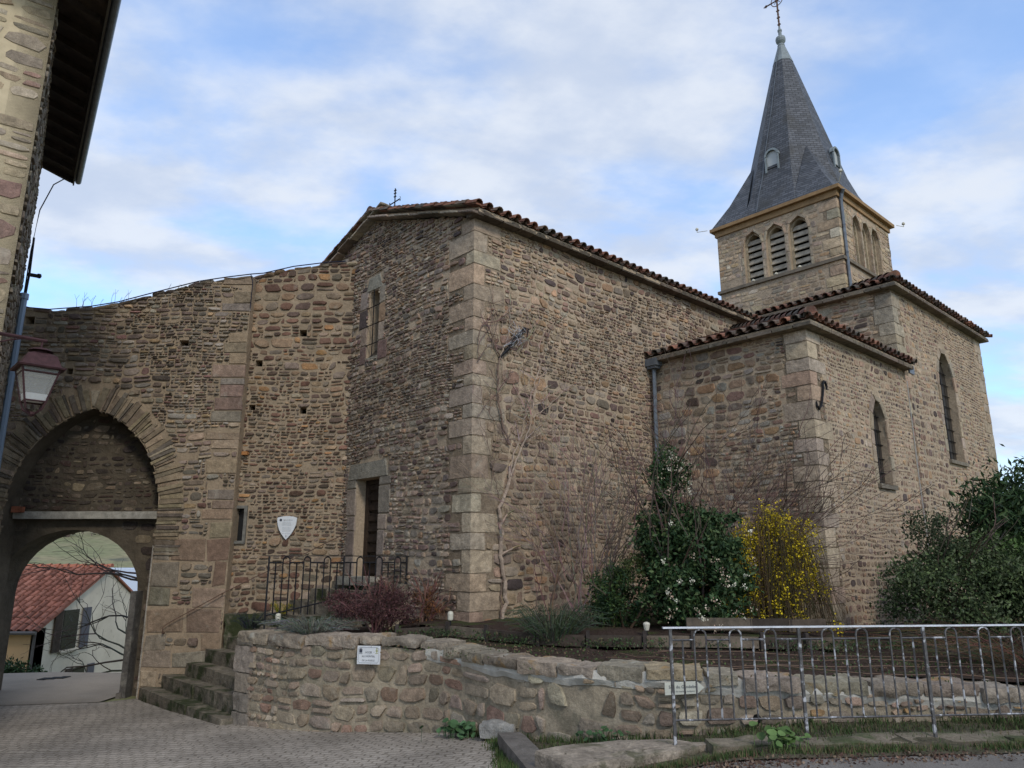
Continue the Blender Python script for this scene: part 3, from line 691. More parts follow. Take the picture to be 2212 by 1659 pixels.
for f, holes, dd in ((foW, holesW, .16), (foS, holesS, .27)):
    for hp in holes:
        uL, uR = min(p[0] for p in hp), max(p[0] for p in hp)
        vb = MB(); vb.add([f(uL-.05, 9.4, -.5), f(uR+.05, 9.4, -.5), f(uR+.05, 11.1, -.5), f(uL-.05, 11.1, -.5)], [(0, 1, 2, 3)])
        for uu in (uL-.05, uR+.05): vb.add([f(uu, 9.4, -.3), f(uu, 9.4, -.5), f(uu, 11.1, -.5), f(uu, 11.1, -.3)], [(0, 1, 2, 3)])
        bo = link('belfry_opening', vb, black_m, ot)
        lv = MB(); lv.col = (.36, .31, .24); n_ = f(0, 0, 1)-f(0, 0, 0); U_ = f(1, 0, 0)-f(0, 0, 0)
        for k in range(7):
            zz = 9.47+k*.20
            if zz > 10.75: break
            ww = uR-uL-.01
            lv.box(f(uL+.005, zz, -dd+.02), U_*ww, -n_*.07+ZV*.150, (ZV*.5+n_*.5)*.03)
        link('louvre', lv, wood_board, bo)
        lf = MB(); lf.box(f(uL+.002, 9.45, -dd), U_*.018, n_*.02, ZV*1.15); link('louvre_rail', lf, mat('pale rail', (.4, .36, .3), .8) if 'pale rail' not in bpy.data.materials else bpy.data.materials['pale rail'], bo)
        if f is foW:
            sp_ = MB(); sp_.lathe(f((uL+uR)/2+.04, 9.47, .03), [(.002, 0), (.045, .015), (.05, .04), (.03, .075), (.002, .085)], 8); link('floodlight', sp_, lampw, ot)
# cornice
cnm = MB(); o = .17
def ring(mb, w0, w1, s0, s1, z0, z1, th):
    mb.box(L(w0, s0, z0), WV*(w1-w0), SV*th, ZV*(z1-z0)); mb.box(L(w0, s1-th, z0), WV*(w1-w0), SV*th, ZV*(z1-z0))
    mb.box(L(w0, s0+th, z0), WV*th, SV*(s1-s0-2*th), ZV*(z1-z0)); mb.box(L(w1-th, s0+th, z0), WV*th, SV*(s1-s0-2*th), ZV*(z1-z0))
ring(cnm, TW0-.05, TW1+.05, TSa-.05, TSb+.05, 11.22, 11.39, .5); ring(cnm, TW0-.155, TW1+.155, TSa-.155, TSb+.155, 11.39, 11.49, .6)
link('cornice', cnm, cornice_m, ot)
# spire
wc, scn = (TW0+TW1)/2+.05, (TSa+TSb)/2-.05
sp = MB()
def SP(x, y, z): return L(wc+x, scn+y, z)
ha, hb = (TW1-TW0)/2+.06, (TSb-TSa)/2+.06
Z0 = 11.50; LV = [(Z0, 1.0, None), (12.15, None, 1.72), (12.75, None, 1.45), (17.3, None, .255), (17.86, None, .10)]
T8 = math.tan(math.pi/8)
def octo(a, b=None):
    b = b or a; h_a, h_b = a*T8*1.02, b*T8*1.02
    return [(-a, -h_b), (-a, h_b), (-h_a, b), (h_a, b), (a, h_b), (a, -h_b), (h_a, -b), (-h_a, -b)]
rings = [(Z0, octo(ha, hb)), (12.15, octo(1.60, 1.54)), (12.8, octo(1.37)), (17.25, octo(.275))]
def fquad(mb, P, uvs=None):
    P = [np.array(p) for p in P]; o_ = P[0]; ex = P[1]-P[0]; ex /= np.linalg.norm(ex); n_ = np.cross(ex, P[2]-P[0]); n_ /= np.linalg.norm(n_); ey = np.cross(n_, ex)
    if n_[2] < 0: P = P[::-1]
    mb.add(P, [tuple(range(len(P)))], uv=[((p-o_)@ex+o_@ex, (p[2])*1.06) for p in P])
for (za, ra), (zb, rb) in zip(rings[:-1], rings[1:]):
    for k in range(8):
        a, b = ra[k], ra[(k+1) % 8]; c, d = rb[(k+1) % 8], rb[k]
        fquad(sp, [SP(*a, za), SP(*b, za), SP(*c, zb), SP(*d, zb)])
for sx in (-1, 1):
    for sy in (-1, 1):
        cor = (sx*ha, sy*hb); b1 = (sx*ha, sy*hb*T8*.95); b2 = (sx*ha*T8*.95, sy*hb)
        kz = 13.55; ka = 1.37-(kz-12.8)*(1.37-.275)/4.45; kk = (sx*ka/math.sqrt(2)*1.0, sy*ka/math.sqrt(2)*1.0); kk = (kk[0]*1.02, kk[1]*1.02)
        mid = .30; q1 = (sx*(ha*.62+kk[0]*sx*.25+.07), sy*(hb*.62+kk[1]*sy*.25+.07))
        zq = 12.25
        for bb in (b1, b2):
            mm_ = ((bb[0]+kk[0])/2*1.0, (bb[1]+kk[1])/2*1.0)
            fquad(sp, [SP(*bb, Z0), SP(*cor, Z0), SP(*q1, zq)]); fquad(sp, [SP(*bb, Z0), SP(*q1, zq), SP(*kk, kz)])
so_ = link('spire', sp, slate, ot)
hat = MB(); rg2 = octo(.285)
top = octo(.09)
hat.add([SP(*p, 17.2) for p in octo(.295)]+[SP(*p, 17.86) for p in octo(.105)], [(k, (k+1) % 8, 8+(k+1) % 8, 8+k) for k in range(8)]+[tuple(range(8, 16))])
hat.lathe(SP(0, 0, 17.86), [(.11, 0), (.12, .02), (.10, .05), (.09, .09), (.10, .10), (.145, .17), (.16, .25), (.145, .33), (.08, .39), (.055, .42), (.055, .55), (.07, .57), (.07, .62), (.035, .66), (.03, .75)], 14)
link('spire_cap', hat, lead, so_)
cr = MB(); cz = 18.6; D = -WV
cr.tube([SP(0, 0, cz), SP(0, 0, cz+1.65)], .028, 6)
cc_ = SP(0, 0, cz+1.02); cr.tube([cc_-WV*.42, cc_+WV*.42], .022, 6)
cr.tube([cc_+(WV*math.cos(t)+ZV*math.sin(t))*.2 for t in [k*math.pi/12 for k in range(25)]], .014, 5, cap=False)
for k in range(4):
    t = math.pi/4+k*math.pi/2; cr.tube([cc_, cc_+(WV*math.cos(t)+ZV*math.sin(t))*.14], .012, 4)
for sg in (-1, 1):
    e_ = cc_+WV*.42*sg; cr.tube([e_-WV*.1*sg, e_-WV*.04*sg+ZV*.05, e_+WV*.05*sg], .012, 4); cr.tube([e_-WV*.1*sg, e_-WV*.04*sg-ZV*.05, e_+WV*.05*sg], .012, 4)
for k in range(5): cr.cbox(SP(0, 0, cz+.1+k*.13), WV*(.10 if k % 2 == 0 else .05), SV*.05, ZV*.03)
for zz in (1.3, 1.5): cr.cbox(SP(0, 0, cz+zz), WV*.12, SV*.04, ZV*.03)
link('spire_cross', cr, rust, so_)
# spire dormers
def apo(z): return 1.60-(z-12.15)*(.23/.65) if z < 12.8 else 1.37-(z-12.8)*(1.095/4.45)
for dr_, sd2 in ((-SV, WV), (-WV, SV)):
    zb = 13.0; base = SP(0, 0, 0)
    dm = MB(); hw = .17; zs_ = zb+.40
    pts = [(-hw, zb), (hw, zb), (hw, zs_)]+[(hw*math.cos(t), zs_+hw*math.sin(t)) for t in [math.pi*k/8 for k in range(1, 8)]]+[(-hw, zs_)]
    dist = apo(zb)+.03
    fr = [base+sd2*u+dr_*dist+ZV*z for u, z in pts]; bk = [base+sd2*u+dr_*(dist-.5)+ZV*z for u, z in pts]; n = len(pts)
    dm.add(fr+bk, [(i, (i+1) % n, n+(i+1) % n, n+i) for i in range(n)])
    # pale hood moulding
    for sc2 in (1.35,):
        oo = [base+sd2*(u*sc2)+dr_*(dist+.02)+ZV*(zs_+(z-zs_)*sc2 if z > zs_ else z) for u, z in pts[2:]]
        ii = [base+sd2*u+dr_*(dist+.02)+ZV*z for u, z in pts[2:]]; m_ = len(oo)
        for i in range(m_-1): dm.add([ii[i], ii[i+1], oo[i+1], oo[i], ii[i]-dr_*.12, ii[i+1]-dr_*.12, oo[i+1]-dr_*.12, oo[i]-dr_*.12], [(0, 1, 2, 3), (3, 2, 6, 7), (0, 4, 5, 1)])
    for sg in (-1, 1):
        dm.box(base+sd2*(sg*hw)+dr_*(dist-.02)+ZV*(zb-.12), sd2*sg*.05, dr_*.04, ZV*.5)
    do = link('dormer', dm, lead, so_)
    pn = MB(); pn.add([base+sd2*u*1.0+dr_*(dist-.055)+ZV*z for u, z in pts], [tuple(range(n))]); link('dormer_panel', pn, mat('pale panel', (.42, .44, .44), .7) if 'pale panel' not in bpy.data.materials else bpy.data.materials['pale panel'], do)
# lightning conductor down the west face
lc = MB(); lpts = []
for z_, off in ((17.8, .0), (15.5, .12), (13.6, .27), (12.8, .30), (12.15, .33), (11.52, .36)):
    a_ = apo(z_) if z_ > 12.15 else (1.62 if z_ > 12 else hb)
    lpts.append(SP(off, -(a_+.03), z_))
lc.tube(lpts, .012, 4); link('lightning_conductor', lc, zinc, so_)
# spotlights on arms at cornice corners
for (w_, s_, dw, ds) in ((TW0-.2, TSa-.2, -.12, -.12), (TW1+.2, TSa-.2, .3, -.1), (TW0-.2, TSb+.2, -.1, .3)):
    m_ = MB(); a_ = L(w_, s_, 11.47); b_ = L(w_+dw, s_+ds, 11.49 if dw+ds > 0 else 11.62); m_.tube([a_, b_], .01, 4); m_.tube([b_, b_+ZV*.05], .012, 4)
    m_.lathe(b_+ZV*.05, [(.01, 0), (.045, .02), (.05, .05), (.03, .09), (.003, .1)], 8); link('spotlight', m_, lampw, ot)
# downpipe of the tower
dp = MB(); dp.tube([L(TW0-.06, TSa+.16, 11.2), L(TW0-.06, TSa+.16, 8.3)], .045, 8); dp.tube([L(TW0-.18, TSa+.1, 11.4), L(TW0-.1, TSa+.14, 11.3), L(TW0-.06, TSa+.16, 11.15)], .05, 8)
for zz in (10.4, 9.6): dp.lathe(L(TW0-.06, TSa+.16, zz), [(.055, 0), (.055, .03)], 8)
link('downpipe', dp, zinc, ot)
# ---- roofs
rf = MB(); sl = .325; th = math.atan(sl); up = WV*math.cos(th)+ZV*math.sin(th)
E0 = L(-.27, -.14, 7.72); LEN = 3.64/math.cos(th)
tiles(rf, E0, SV, up, 10.0, lambda x: LEN, seed=1)
up2 = -WV*math.cos(th)+ZV*math.sin(th); E1 = L(7.02, -.14, 7.72); tiles(rf, E1, SV, up2, 10.0, lambda x: LEN, seed=2)
ridge_tiles(rf, L(3.37, -.2, 8.93), L(3.37, 9.8, 8.93), 3, r=.12)
# extra verge row: overlapping tiles seen from the gable side
for k in range(11):
    for e_, u_ in ((E0, up), (E1, up2)):
        p = e_+u_*(k*.34)-SV*.06; cN = random.Random(k).choice(TILE_COL)
        rf.box(p+ZV*.055, u_*.42+ZV*.0, SV*.16, ZV*.03, (.30, .26, .19) if k % 3 else cN)
        rf.box(p+ZV*.10+u_*.03, u_*.40+ZV*.02, SV*.15, ZV*.028, cN)
rs = MB()
def roofpoly(ps, t): slab(rs, ps, t)
roofpoly([L(-.22, -.08, 7.76), L(-.22, 9.9, 7.76), L(3.37, 9.9, 7.76+3.59*sl), L(3.37, -.08, 7.76+3.59*sl)], .07)
roofpoly([L(3.37, -.08, 7.76+3.59*sl), L(3.37, 9.9, 7.76+3.59*sl), L(6.96, 9.9, 7.76), L(6.96, -.08, 7.76)], .07)
rn = link('nave_roof', rf, tile_m, church)
link('roof_bed', rs, mortar, rn)
# pale flat verge stones under the gable tiles
vs_ = MB(); r_ = random.Random(5)
for e_, u_, sg in ((L(-.2, -.1, 7.63), up, 1), (L(6.95, -.1, 7.63), up2, -1)):
    a_ = 0
    while a_ < LEN-.1:
        l_ = r_.uniform(.25, .6); rough_block(vs_, e_+u_*(a_+l_/2)+SV*(.02+r_.uniform(-.03, .02))+ZV*.04, u_*(l_-.02), SV*.26, ZV*.04, seed=r_.random()*9, rnd=.1, amp=.012, n=3, col=pick([((.32, .28, .21), 2), ((.14, .12, .09), 1)], r_)); a_ += l_
link('verge_stone', vs_, stone, rn)
ev = MB(); r_ = random.Random(6); a_ = -.1
while a_ < 9.9:
    l_ = r_.uniform(.3, .7); rough_block(ev, L(-.06+r_.uniform(-.02, .02), a_+l_/2, 7.70), SV*(l_-.02), WV*.34, ZV*.07, seed=r_.random()*9, rnd=.08, amp=.012, n=3, col=pick([((.12, .10, .075), 1)], r_)); a_ += l_
link('eaves_stone', ev, stone, rn)
# chapel roof (hip)
def hip_roof(name, w0, s0, ze, depth_w, depth_s, slope, seed, s_len, w_len, east=None):
    """corner (w0,s0); west slope rises along s, south slope rises along w"""
    m_ = MB(); t_ = math.atan(slope); ct = math.cos(t_)
    uw = SV*ct+ZV*math.sin(t_); us_ = WV*ct+ZV*math.sin(t_); c_ = L(w0, s0, ze)
    tiles(m_, c_, WV, uw, w_len, lambda x: min(x, depth_s)/ct, seed=seed, start=.05)
    if east is None: tiles(m_, c_, SV, us_, s_len, lambda x: min(x, depth_w)/ct, seed=seed+1, start=.05)
    else: tiles(m_, c_, SV, us_, s_len, lambda x: min(x, s_len-x, depth_w)/ct, seed=seed+1, start=.05)
    d_ = min(depth_w, depth_s); ridge_tiles(m_, c_+ZV*.10, L(w0+d_, s0+d_, ze+d_*slope+.10), seed, r=.125)
    ro_ = link(name, m_, tile_m, church)
    b_ = MB()
    z1 = ze+.03
    slab(b_, [L(w0+.05, s0+.05, z1), L(w0+w_len, s0+.05, z1), L(w0+w_len, s0+min(depth_s, w_len), z1+min(depth_s, w_len)*slope), L(w0+min(depth_s, w_len), s0+min(depth_s, w_len), z1+min(depth_s, w_len)*slope)], .06)
    if east is None: slab(b_, [L(w0+.05, s0+.05, z1), L(w0+depth_w, s0+depth_w, z1+depth_w*slope), L(w0+depth_w, s0+s_len, z1+depth_w*slope), L(w0+.05, s0+s_len, z1)], .06)
    else:
        slab(b_, [L(w0+.05, s0+.05, z1), L(w0+depth_w, s0+depth_w, z1+depth_w*slope), L(w0+depth_w, s0+s_len-depth_w, z1+depth_w*slope), L(w0+.05, s0+s_len-.05, z1)], .06)
        slab(b_, [L(w0+.05, s0+s_len-.05, z1), L(w0+depth_w, s0+s_len-depth_w, z1+depth_w*slope), L(w0+7, s0+s_len-depth_w, z1+depth_w*slope), L(w0+7, s0+s_len-.05, z1)], .06)
    link('roof_bed', b_, mortar, ro_)
    # thick stone eaves course below
    e_ = MB(); rr_ = random.Random(seed+7)
    a_ = .02
    while a_ < s_len-.05:
        l_ = min(rr_.uniform(.3, .6), s_len-a_); rough_block(e_, L(w0+.20, s0+a_+l_/2, ze-.04), SV*(l_-.015), WV*.34, ZV*.07, seed=rr_.random()*9, rnd=.08, amp=.01, n=3, col=pick([((.15, .125, .095), 1)], rr_)); a_ += l_
    a_ = .38
    while a_ < w_len-.05:
        l_ = min(rr_.uniform(.3, .6), w_len-a_); rough_block(e_, L(w0+a_+l_/2, s0+.20, ze-.04), WV*(l_-.015), SV*.34, ZV*.07, seed=rr_.random()*9, rnd=.08, amp=.01, n=3, col=pick([((.22, .18, .13), 1)], rr_)); a_ += l_
    link('eaves_stone', e_, stone, ro_)
    return ro_
hip_roof('chapel_roof', -3.54-.24, 5.13-.24, 5.90, 3.76, 3.76, .36, 51, 5.0, 3.76)
hip_roof('transept_roof', TWO-.24, TS0-.24, 7.95, 3.5, 3.5, .34, 61, TS1-TS0+.48, 3.68, east=1)
# rainwater: hopper and downpipe in the chapel corner
hp_ = MB(); hb_ = L(-.14, 5.0, 5.72); hp_.box(L(-.30, 4.85, 5.72), WV*.28, SV*.24, ZV*.16); hp_.box(L(-.27, 4.88, 5.66), WV*.22, SV*.18, ZV*.06)
hp_.tube([L(-.14, 5.0, 5.68), L(-.12, 5.0, 4.0), L(-.12, 5.0, .7)], .048, 8)
for zz in (4.85, 3.2): hp_.lathe(L(-.125, 5.0, zz), [(.058, 0), (.058, .03)], 8)
link('downpipe', hp_, zinc, church)
vg = MB(); P = spl(9.6); vg.tube([L(-.28, 9.45, 7.72), L(-.30, 9.62, 7.66), L(-.42, 9.68, 7.70)], .03, 5); vg.tube([L(-.30, 9.62, 7.68), L(-.30, 9.62, 7.2)], .035, 6); vg.tube([L(-.1, 9.2, 7.72), L(-.33, 9.6, 7.66), L(-.75, 9.6, 7.76)], .02, 4)
link('valley_gutter', vg, zinc, church)
fl = MB(); fl.box(L(-3.70, 9.78, 5.74), WV*.04+SV*.0, SV*.28, ZV*.2); link('flashing', fl, zinc, church)
ca_ = MB(); ca_.tube([L(-3.56, 9.92, 5.6), L(-3.565, 9.90, 3.5), L(-3.575, 9.93, .9)], .012, 4); link('cable', ca_, mat('pale cable', (.4, .38, .35), .6), church)
# wall anchors (S shaped ties)
def anchor(f, x, y, parent, sc=1.0):
    p0 = f(x, y); u = SV
    m_ = MB(); P = []
    for t in [k/24 for k in range(25)]:
        # hook top, straight bar, hook bottom
        if t < .3: a = math.pi*(1-t/.3*1.15)+0; q = (.105+.10*math.cos(a*1.0)+.0, .36+.10*math.sin(a))
        elif t < .7: s_ = (t-.3)/.4; q = None
        else: q = None
        P.append(q)
    pts = [(.21, .26), (.22, .36), (.17, .45), (.08, .46), (.03, .38), (.02, .26), (-.04, .08), (-.11, -.10), (-.18, -.22), (-.27, -.30), (-.36, -.24), (-.38, -.12)]
    m_.tube([p0+u*a*sc*.8+ZV*b*sc*.75-WV*.045 for a, b in pts], [.012]+[.024]*10+[.012], 5)
    return link('wall_anchor', m_, iron, parent)
anchor(wpl(-3.54), 1774, 862, co_); anchor(wpl(-3.43), 1962, 922, to_, .9)
# anchor on the nave wall behind the creeper
na = MB(); F = wpl(0); na.tube([F(1074, 775)-WV*.05, F(1090, 757)-WV*.07, F(1112, 728)-WV*.08, F(1128, 712)-WV*.07, F(1136, 712)-WV*.06, F(1135, 735)-WV*.05], [.02, .035, .04, .035, .025, .015], 6); link('wall_anchor', na, iron, nw_o)
# plank door set in the west doorway
dr = MB(); n_ = NS
for k in range(9):
    z_ = 1.32+k*.205; dr.box(fW(2.82, z_, -.28), WV*.80, -n_*.05, ZV*.19)
    dr.box(fW(2.84, z_+.03, -.275), WV*.76, n_*.03, ZV*.10)
door_o = link('door', dr, wood_brown, church)
df = MB(); df.box(fW(3.56, 1.3, -.22), WV*.1, -n_*.1, ZV*1.9); df.box(fW(2.80, 3.1, -.22), WV*.86, -n_*.1, ZV*.09); link('door_frame', df, wood_brown, door_o)
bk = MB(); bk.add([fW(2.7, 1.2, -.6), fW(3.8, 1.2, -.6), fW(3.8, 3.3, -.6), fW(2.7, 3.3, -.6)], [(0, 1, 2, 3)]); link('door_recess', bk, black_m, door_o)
ds = MB(); rough_block(ds, fW(3.23, 1.22, .05), WV*1.1, n_*.5, ZV*.16, rnd=.06, amp=.01, n=5, col=(.27, .25, .21)); link('door_sill', ds, stone, door_o)
# slit window
sw = MB(); sw.add([fW(u, z, -.28) for u, z in SLIT], [tuple(range(6))]); sw.add([fW(3.10, 5.72, -.02), fW(3.52, 5.72, -.02), fW(3.52, 6.0, -.28), fW(3.10, 6.0, -.28)], [(0, 1, 2, 3)])
swo = link('slit_window', sw, mat('dusty glass', (.055, .045, .035), .5, noise=[(3, .5, 1.5, None)]), church)
sb = MB(); sb.tube([fW(3.31, 5.7, .005), fW(3.31, 7.2, .005)], .012, 4)
for zz in (6.0, 6.42, 6.82): sb.tube([fW(3.06, zz, .005), fW(3.56, zz, .005)], .011, 4)
link('window_bars', sb, iron, swo)
# gable cross
gc = MB(); b_ = L(3.32, .42, 8.93); gc.tube([b_, b_+ZV*.78], .014, 5); q_ = b_+ZV*.45; gc.tube([q_-WV*.2, q_+WV*.2], .014, 5)
for sg in (-1, 1): gc.tube([q_+WV*.2*sg-ZV*.05, q_+WV*.24*sg, q_+WV*.2*sg+ZV*.05], .012, 4)
for zz in (.58, .66, .73): gc.cbox(b_+ZV*zz, WV*.07, SV*.03, ZV*.02)
link('gable_cross', gc, iron, rn)

# ================================================================== RAMPART AND GATE
XR = Vector((1, 0, 0)); NY = np.array([0, -1., 0]); XV = np.array([1., 0, 0]); YV = np.array([0, 1., 0])
YG, YR = 15.2, 15.45
ramp = thing('rampart_wall', 'brown rubble rampart wall between the gateway and the church front, with putlog holes', 'wall', (-4.6, YR, 0))
fr_ = plane_map((0, YR, 0), XV, NY)
top_r = [(-3.3, 8.04), (-3.7, 8.02), (-4.1, 8.0), (-4.85, 7.9), (-5.5, 7.74), (-5.9, 7.62)]
r_out = [(-5.9, -1.3), (-3.3, -1.3)]+top_r
def sq(x, z, a=.055, b=.06): return zrect(x-a, x+a, z-b, z+b)
RH = [sq(-4.55, 6.42, .08, .075), sq(-5.46, 5.74, .075, .07), sq(-5.53, 4.77, .07, .06), sq(-4.44, 4.70, .07, .07)]
RWIN = zrect(-5.80, -5.50, 1.98, 2.66)
rw = MB(); rst = MB()
core(rw, fr_, r_out, RH+[RWIN], T=.9, Rv=.3)
masonry(rst, fr_, r_out, RH+[zrect(-5.9, -5.42, 1.9, 2.76)], ch=(.07, .18), asp=(1.1, 2.5), mort=.024, h=.03, pal=PAL_RAMP, seed=71, e=(2.2, 4), wob=.02)
ro = link('wall_body', rw, mortar_ochre, ramp); link('stonework', rst, stone, ro)
def holeplugs(parent, f, hs, d=.29):
    for h_ in hs:
        m_ = MB(); m_.add([f(u, z, -d) for u, z in h_], [tuple(range(len(h_)))]); link('putlog_hole', m_, black_m, parent)
holeplugs(ro, fr_, RH)
cpm = MB(); r_ = random.Random(9)
def cope_line(mb, pts, f, dep, th, lr, r_, pal, over=.03):
    P = [np.array(p) for p in pts]
    for a, b in zip(P[:-1], P[1:]):
        d = np.linalg.norm(b-a); n = max(1, int(d/r_.uniform(*lr)))
        for k in range(n):
            q0 = a+(b-a)*k/n; q1 = a+(b-a)*(k+1)/n; c_ = (q0+q1)/2; dd_ = f(q1[0], q1[1], 0)-f(q0[0], q0[1], 0)
            nn_ = f(0, 0, 1)-f(0, 0, 0)
            rough_block(mb, f(c_[0], c_[1]+th*.1+r_.uniform(-.02, .02), -dep/2+over+r_.uniform(-.02, .02)), dd_*.98, nn_*dep, ZV*th*r_.uniform(.7, 1.2), seed=r_.random()*9, rnd=.25, amp=.02, n=4, col=pick(pal, r_))
cope_line(cpm, sorted(top_r), fr_, .9, .09, (.2, .45), r_, PAL_RAMP)
link('coping', cpm, stone, ramp)
wfm = MB()
for a, b, c, d in ((-5.83, -5.44, 2.64, 2.70), (-5.83, -5.44, 1.93, 1.99), (-5.50, -5.44, 1.99, 2.64), (-5.83, -5.775, 1.99, 2.64)): wfm.box((a, YR-.05, c), XV*(b-a), YV*.12, ZV*(d-c), (.16, .15, .13))
wo = link('window_frame', wfm, wood_board, ramp)
wp = MB(); wp.add([(-5.82, YR+.12, 1.95), (-5.46, YR+.12, 1.95), (-5.46, YR+.12, 2.7), (-5.82, YR+.12, 2.7)], [(0, 1, 2, 3)]); link('window_pane', wp, glass, wo)

gate = thing('gateway', 'fortified stone gateway with pointed arch, tall voussoirs and wooden beam over the lane', 'gateway', (-8.7, YG, -1))
fg = plane_map((0, YG, 0), XV, NY)
top_g = [(-5.66, 7.62), (-6.2, 7.55), (-6.82, 7.45), (-7.8, 7.18), (-8.5, 6.98), (-9.07, 6.88), (-9.96, 6.81), (-10.72, 6.88), (-11.4, 7.0)]
JL, JR = -10.32, -7.18; ZSP = 2.6; ZAP = 4.70
arch = lancet(JL, JR, -1.5, ZSP, ZAP, 10)
g_out = [(-11.4, -1.5), (JL, -1.5)]+arch[::-1][1:-1][:0]
apts = arch[2:]                      # right springing, over the apex, to left springing
g_out = [(-11.4, -1.5), (JL, -1.5)]+[p for p in reversed(apts)]+[(JR, -1.5), (-5.66, -1.5)]+top_g
GH = [sq(-10.39, 6.63, .11, .09), sq(-7.01, 6.11, .10, .075), sq(-9.38, 5.50, .08, .065), sq(-7.34, 5.14, .03, .03)]
gw = MB(); gst = MB(); core(gw, fg, g_out, GH, T=.46, Rv=.3, sides=False)
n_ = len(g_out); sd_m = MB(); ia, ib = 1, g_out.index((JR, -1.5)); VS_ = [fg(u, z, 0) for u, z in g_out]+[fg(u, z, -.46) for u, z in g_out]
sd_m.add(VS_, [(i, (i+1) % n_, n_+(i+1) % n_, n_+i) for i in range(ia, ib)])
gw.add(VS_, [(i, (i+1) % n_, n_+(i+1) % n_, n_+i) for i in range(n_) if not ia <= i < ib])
r_ = random.Random(13)
# voussoirs: thin long stones fanned round the pointed arch
vo = MB(); path = [(JR, ZSP-.9), (JR, ZSP)]+list(apts[1:-1])+[(JL, ZSP), (JL, ZSP-.9)]
segs = surround(vo, fg, path, .50, (.035, .12), r_, [((.245, .195, .125), 4), ((.185, .15, .10), 3), ((.125, .105, .08), 2), ((.29, .24, .165), 1)], .035, .3, rag=.035)
ring_o = lancet(JL-.50, JR+.50, ZSP-.9, ZSP, ZAP+.55, 10)
lowq = []
z_ = -1.2
while z_ < 2.3:
    h_ = r_.uniform(.28, .5)
    u_ = JR
    while u_ < -5.75:
        w_ = r_.uniform(.35, .85) if u_ < -6.4 else -5.66-u_
        w_ = min(w_, -5.66-u_)
        if r_.random() < .45 or u_ == JR or w_+u_ > -5.7:
            quadstone(gst, fg, [(u_+.012, z_+.012), (u_+w_-.012, z_+.012), (u_+w_-.012, z_+h_-.012), (u_+.012, z_+h_-.012)], r_.uniform(.012, .028), r_, pick([((.275, .22, .145), 3), ((.24, .17, .115), 2), ((.20, .175, .13), 2)], r_, .15), bev=.035, jit=.03)
            lowq.append(zrect(u_, u_+w_, z_, z_+h_))
        u_ += w_
    z_ += h_
z_ = 2.4
while z_ < 7.5:                      # the long corner stones of the right edge
    h_ = r_.uniform(.14, .3); w_ = r_.uniform(.3, .75)
    if r_.random() < .7:
        quadstone(gst, fg, [(-5.66-w_, z_+.008), (-5.655, z_+.008), (-5.655, z_+h_-.008), (-5.66-w_, z_+h_-.008)], .022, r_, pick([((.27, .21, .14), 3), ((.245, .175, .13), 2), ((.24, .21, .165), 2)], r_, .15), bev=.02, jit=.012); lowq.append(zrect(-5.66-w_, -5.6, z_, z_+h_))
    z_ += h_
masonry(gst, fg, g_out, GH+lowq+[ring_o], ch=(.06, .165), asp=(1.1, 3.0), mort=.017, h=.034, pal=PAL_GATE, seed=72, e=(2.2, 4), wob=.022)
go = link('gate_wall', gw, mortar_ochre, gate); link('arch_soffit', sd_m, mortar_dark, go); link('stonework', gst, stone, go); link('voussoirs', vo, stone, go); holeplugs(go, fg, GH)
cpm = MB(); cope_line(cpm, sorted(top_g), fg, .85, .09, (.2, .45), r_, PAL_GATE); link('coping', cpm, stone, gate)
# rear wall of the gate with the round inner arch
YB = YG+.46; fb = plane_map((0, YB, 0), XV, NY)
RL, RR_, RZ = -10.56, -7.63, .95
rp = [(RR_+(RL-RR_)/2+1.465*math.cos(t), RZ+1.27*math.sin(t)) for t in [math.pi*k/18 for k in range(19)]]
b_out = [(-11.6, -1.5), (RL, -1.5)]+rp[::-1]+[(RR_, -1.5), (-6.9, -1.5), (-6.9, 5.2), (-11.6, 5.2)]
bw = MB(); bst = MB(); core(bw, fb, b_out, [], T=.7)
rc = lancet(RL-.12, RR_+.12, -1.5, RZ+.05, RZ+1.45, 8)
masonry(bst, fb, [(-11.5, 2.6), (-7.0, 2.6), (-7.0, 5.1), (-11.5, 5.1)], [], ch=(.08, .17), asp=(1.2, 2.4), mort=.035, h=.015, pal=PAL_DARK, seed=73, e=(2, 3.2))
masonry(bst, fb, [(-11.5, -1.4), (-7.0, -1.4), (-7.0, 2.4), (-11.5, 2.4)], [rc, zrect(-11.6, RR_+.06, -1.5, .95)], ch=(.16, .3), asp=(1.2, 2), mort=.03, h=.012, pal=PAL_DARK, seed=74, e=(3, 5))
bo = link('inner_arch_wall', bw, mortar_dark, gate); link('stonework', bst, stone, bo)
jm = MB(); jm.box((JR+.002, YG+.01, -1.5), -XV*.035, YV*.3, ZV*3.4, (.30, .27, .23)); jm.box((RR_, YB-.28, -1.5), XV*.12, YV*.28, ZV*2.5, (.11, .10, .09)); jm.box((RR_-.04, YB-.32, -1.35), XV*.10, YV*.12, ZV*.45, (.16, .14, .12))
link('jamb', jm, stone, gate)
bm_ = MB(); rough_block(bm_, (-8.76, YB-.10, 2.51), XV*3.06, YV*.2, ZV*.15, rnd=.03, amp=.01, n=6, col=(.31, .29, .25)); link('wooden_beam', bm_, wood_board, gate)
bb = MB(); rough_block(bb, (-10.15, YB-.25, 2.62), XV*.22, YV*.1, ZV*.12, rnd=.05, amp=.01, n=4, col=(.24, .085, .045)); link('brick', bb, stone, gate)
ob = MB(); ob.box((-5.63, YR-.12, 3.74), XV*.12, YV*.1, ZV*.07); link('nesting_brick', ob, mat('orange clay', (.34, .15, .05), .8), gate)
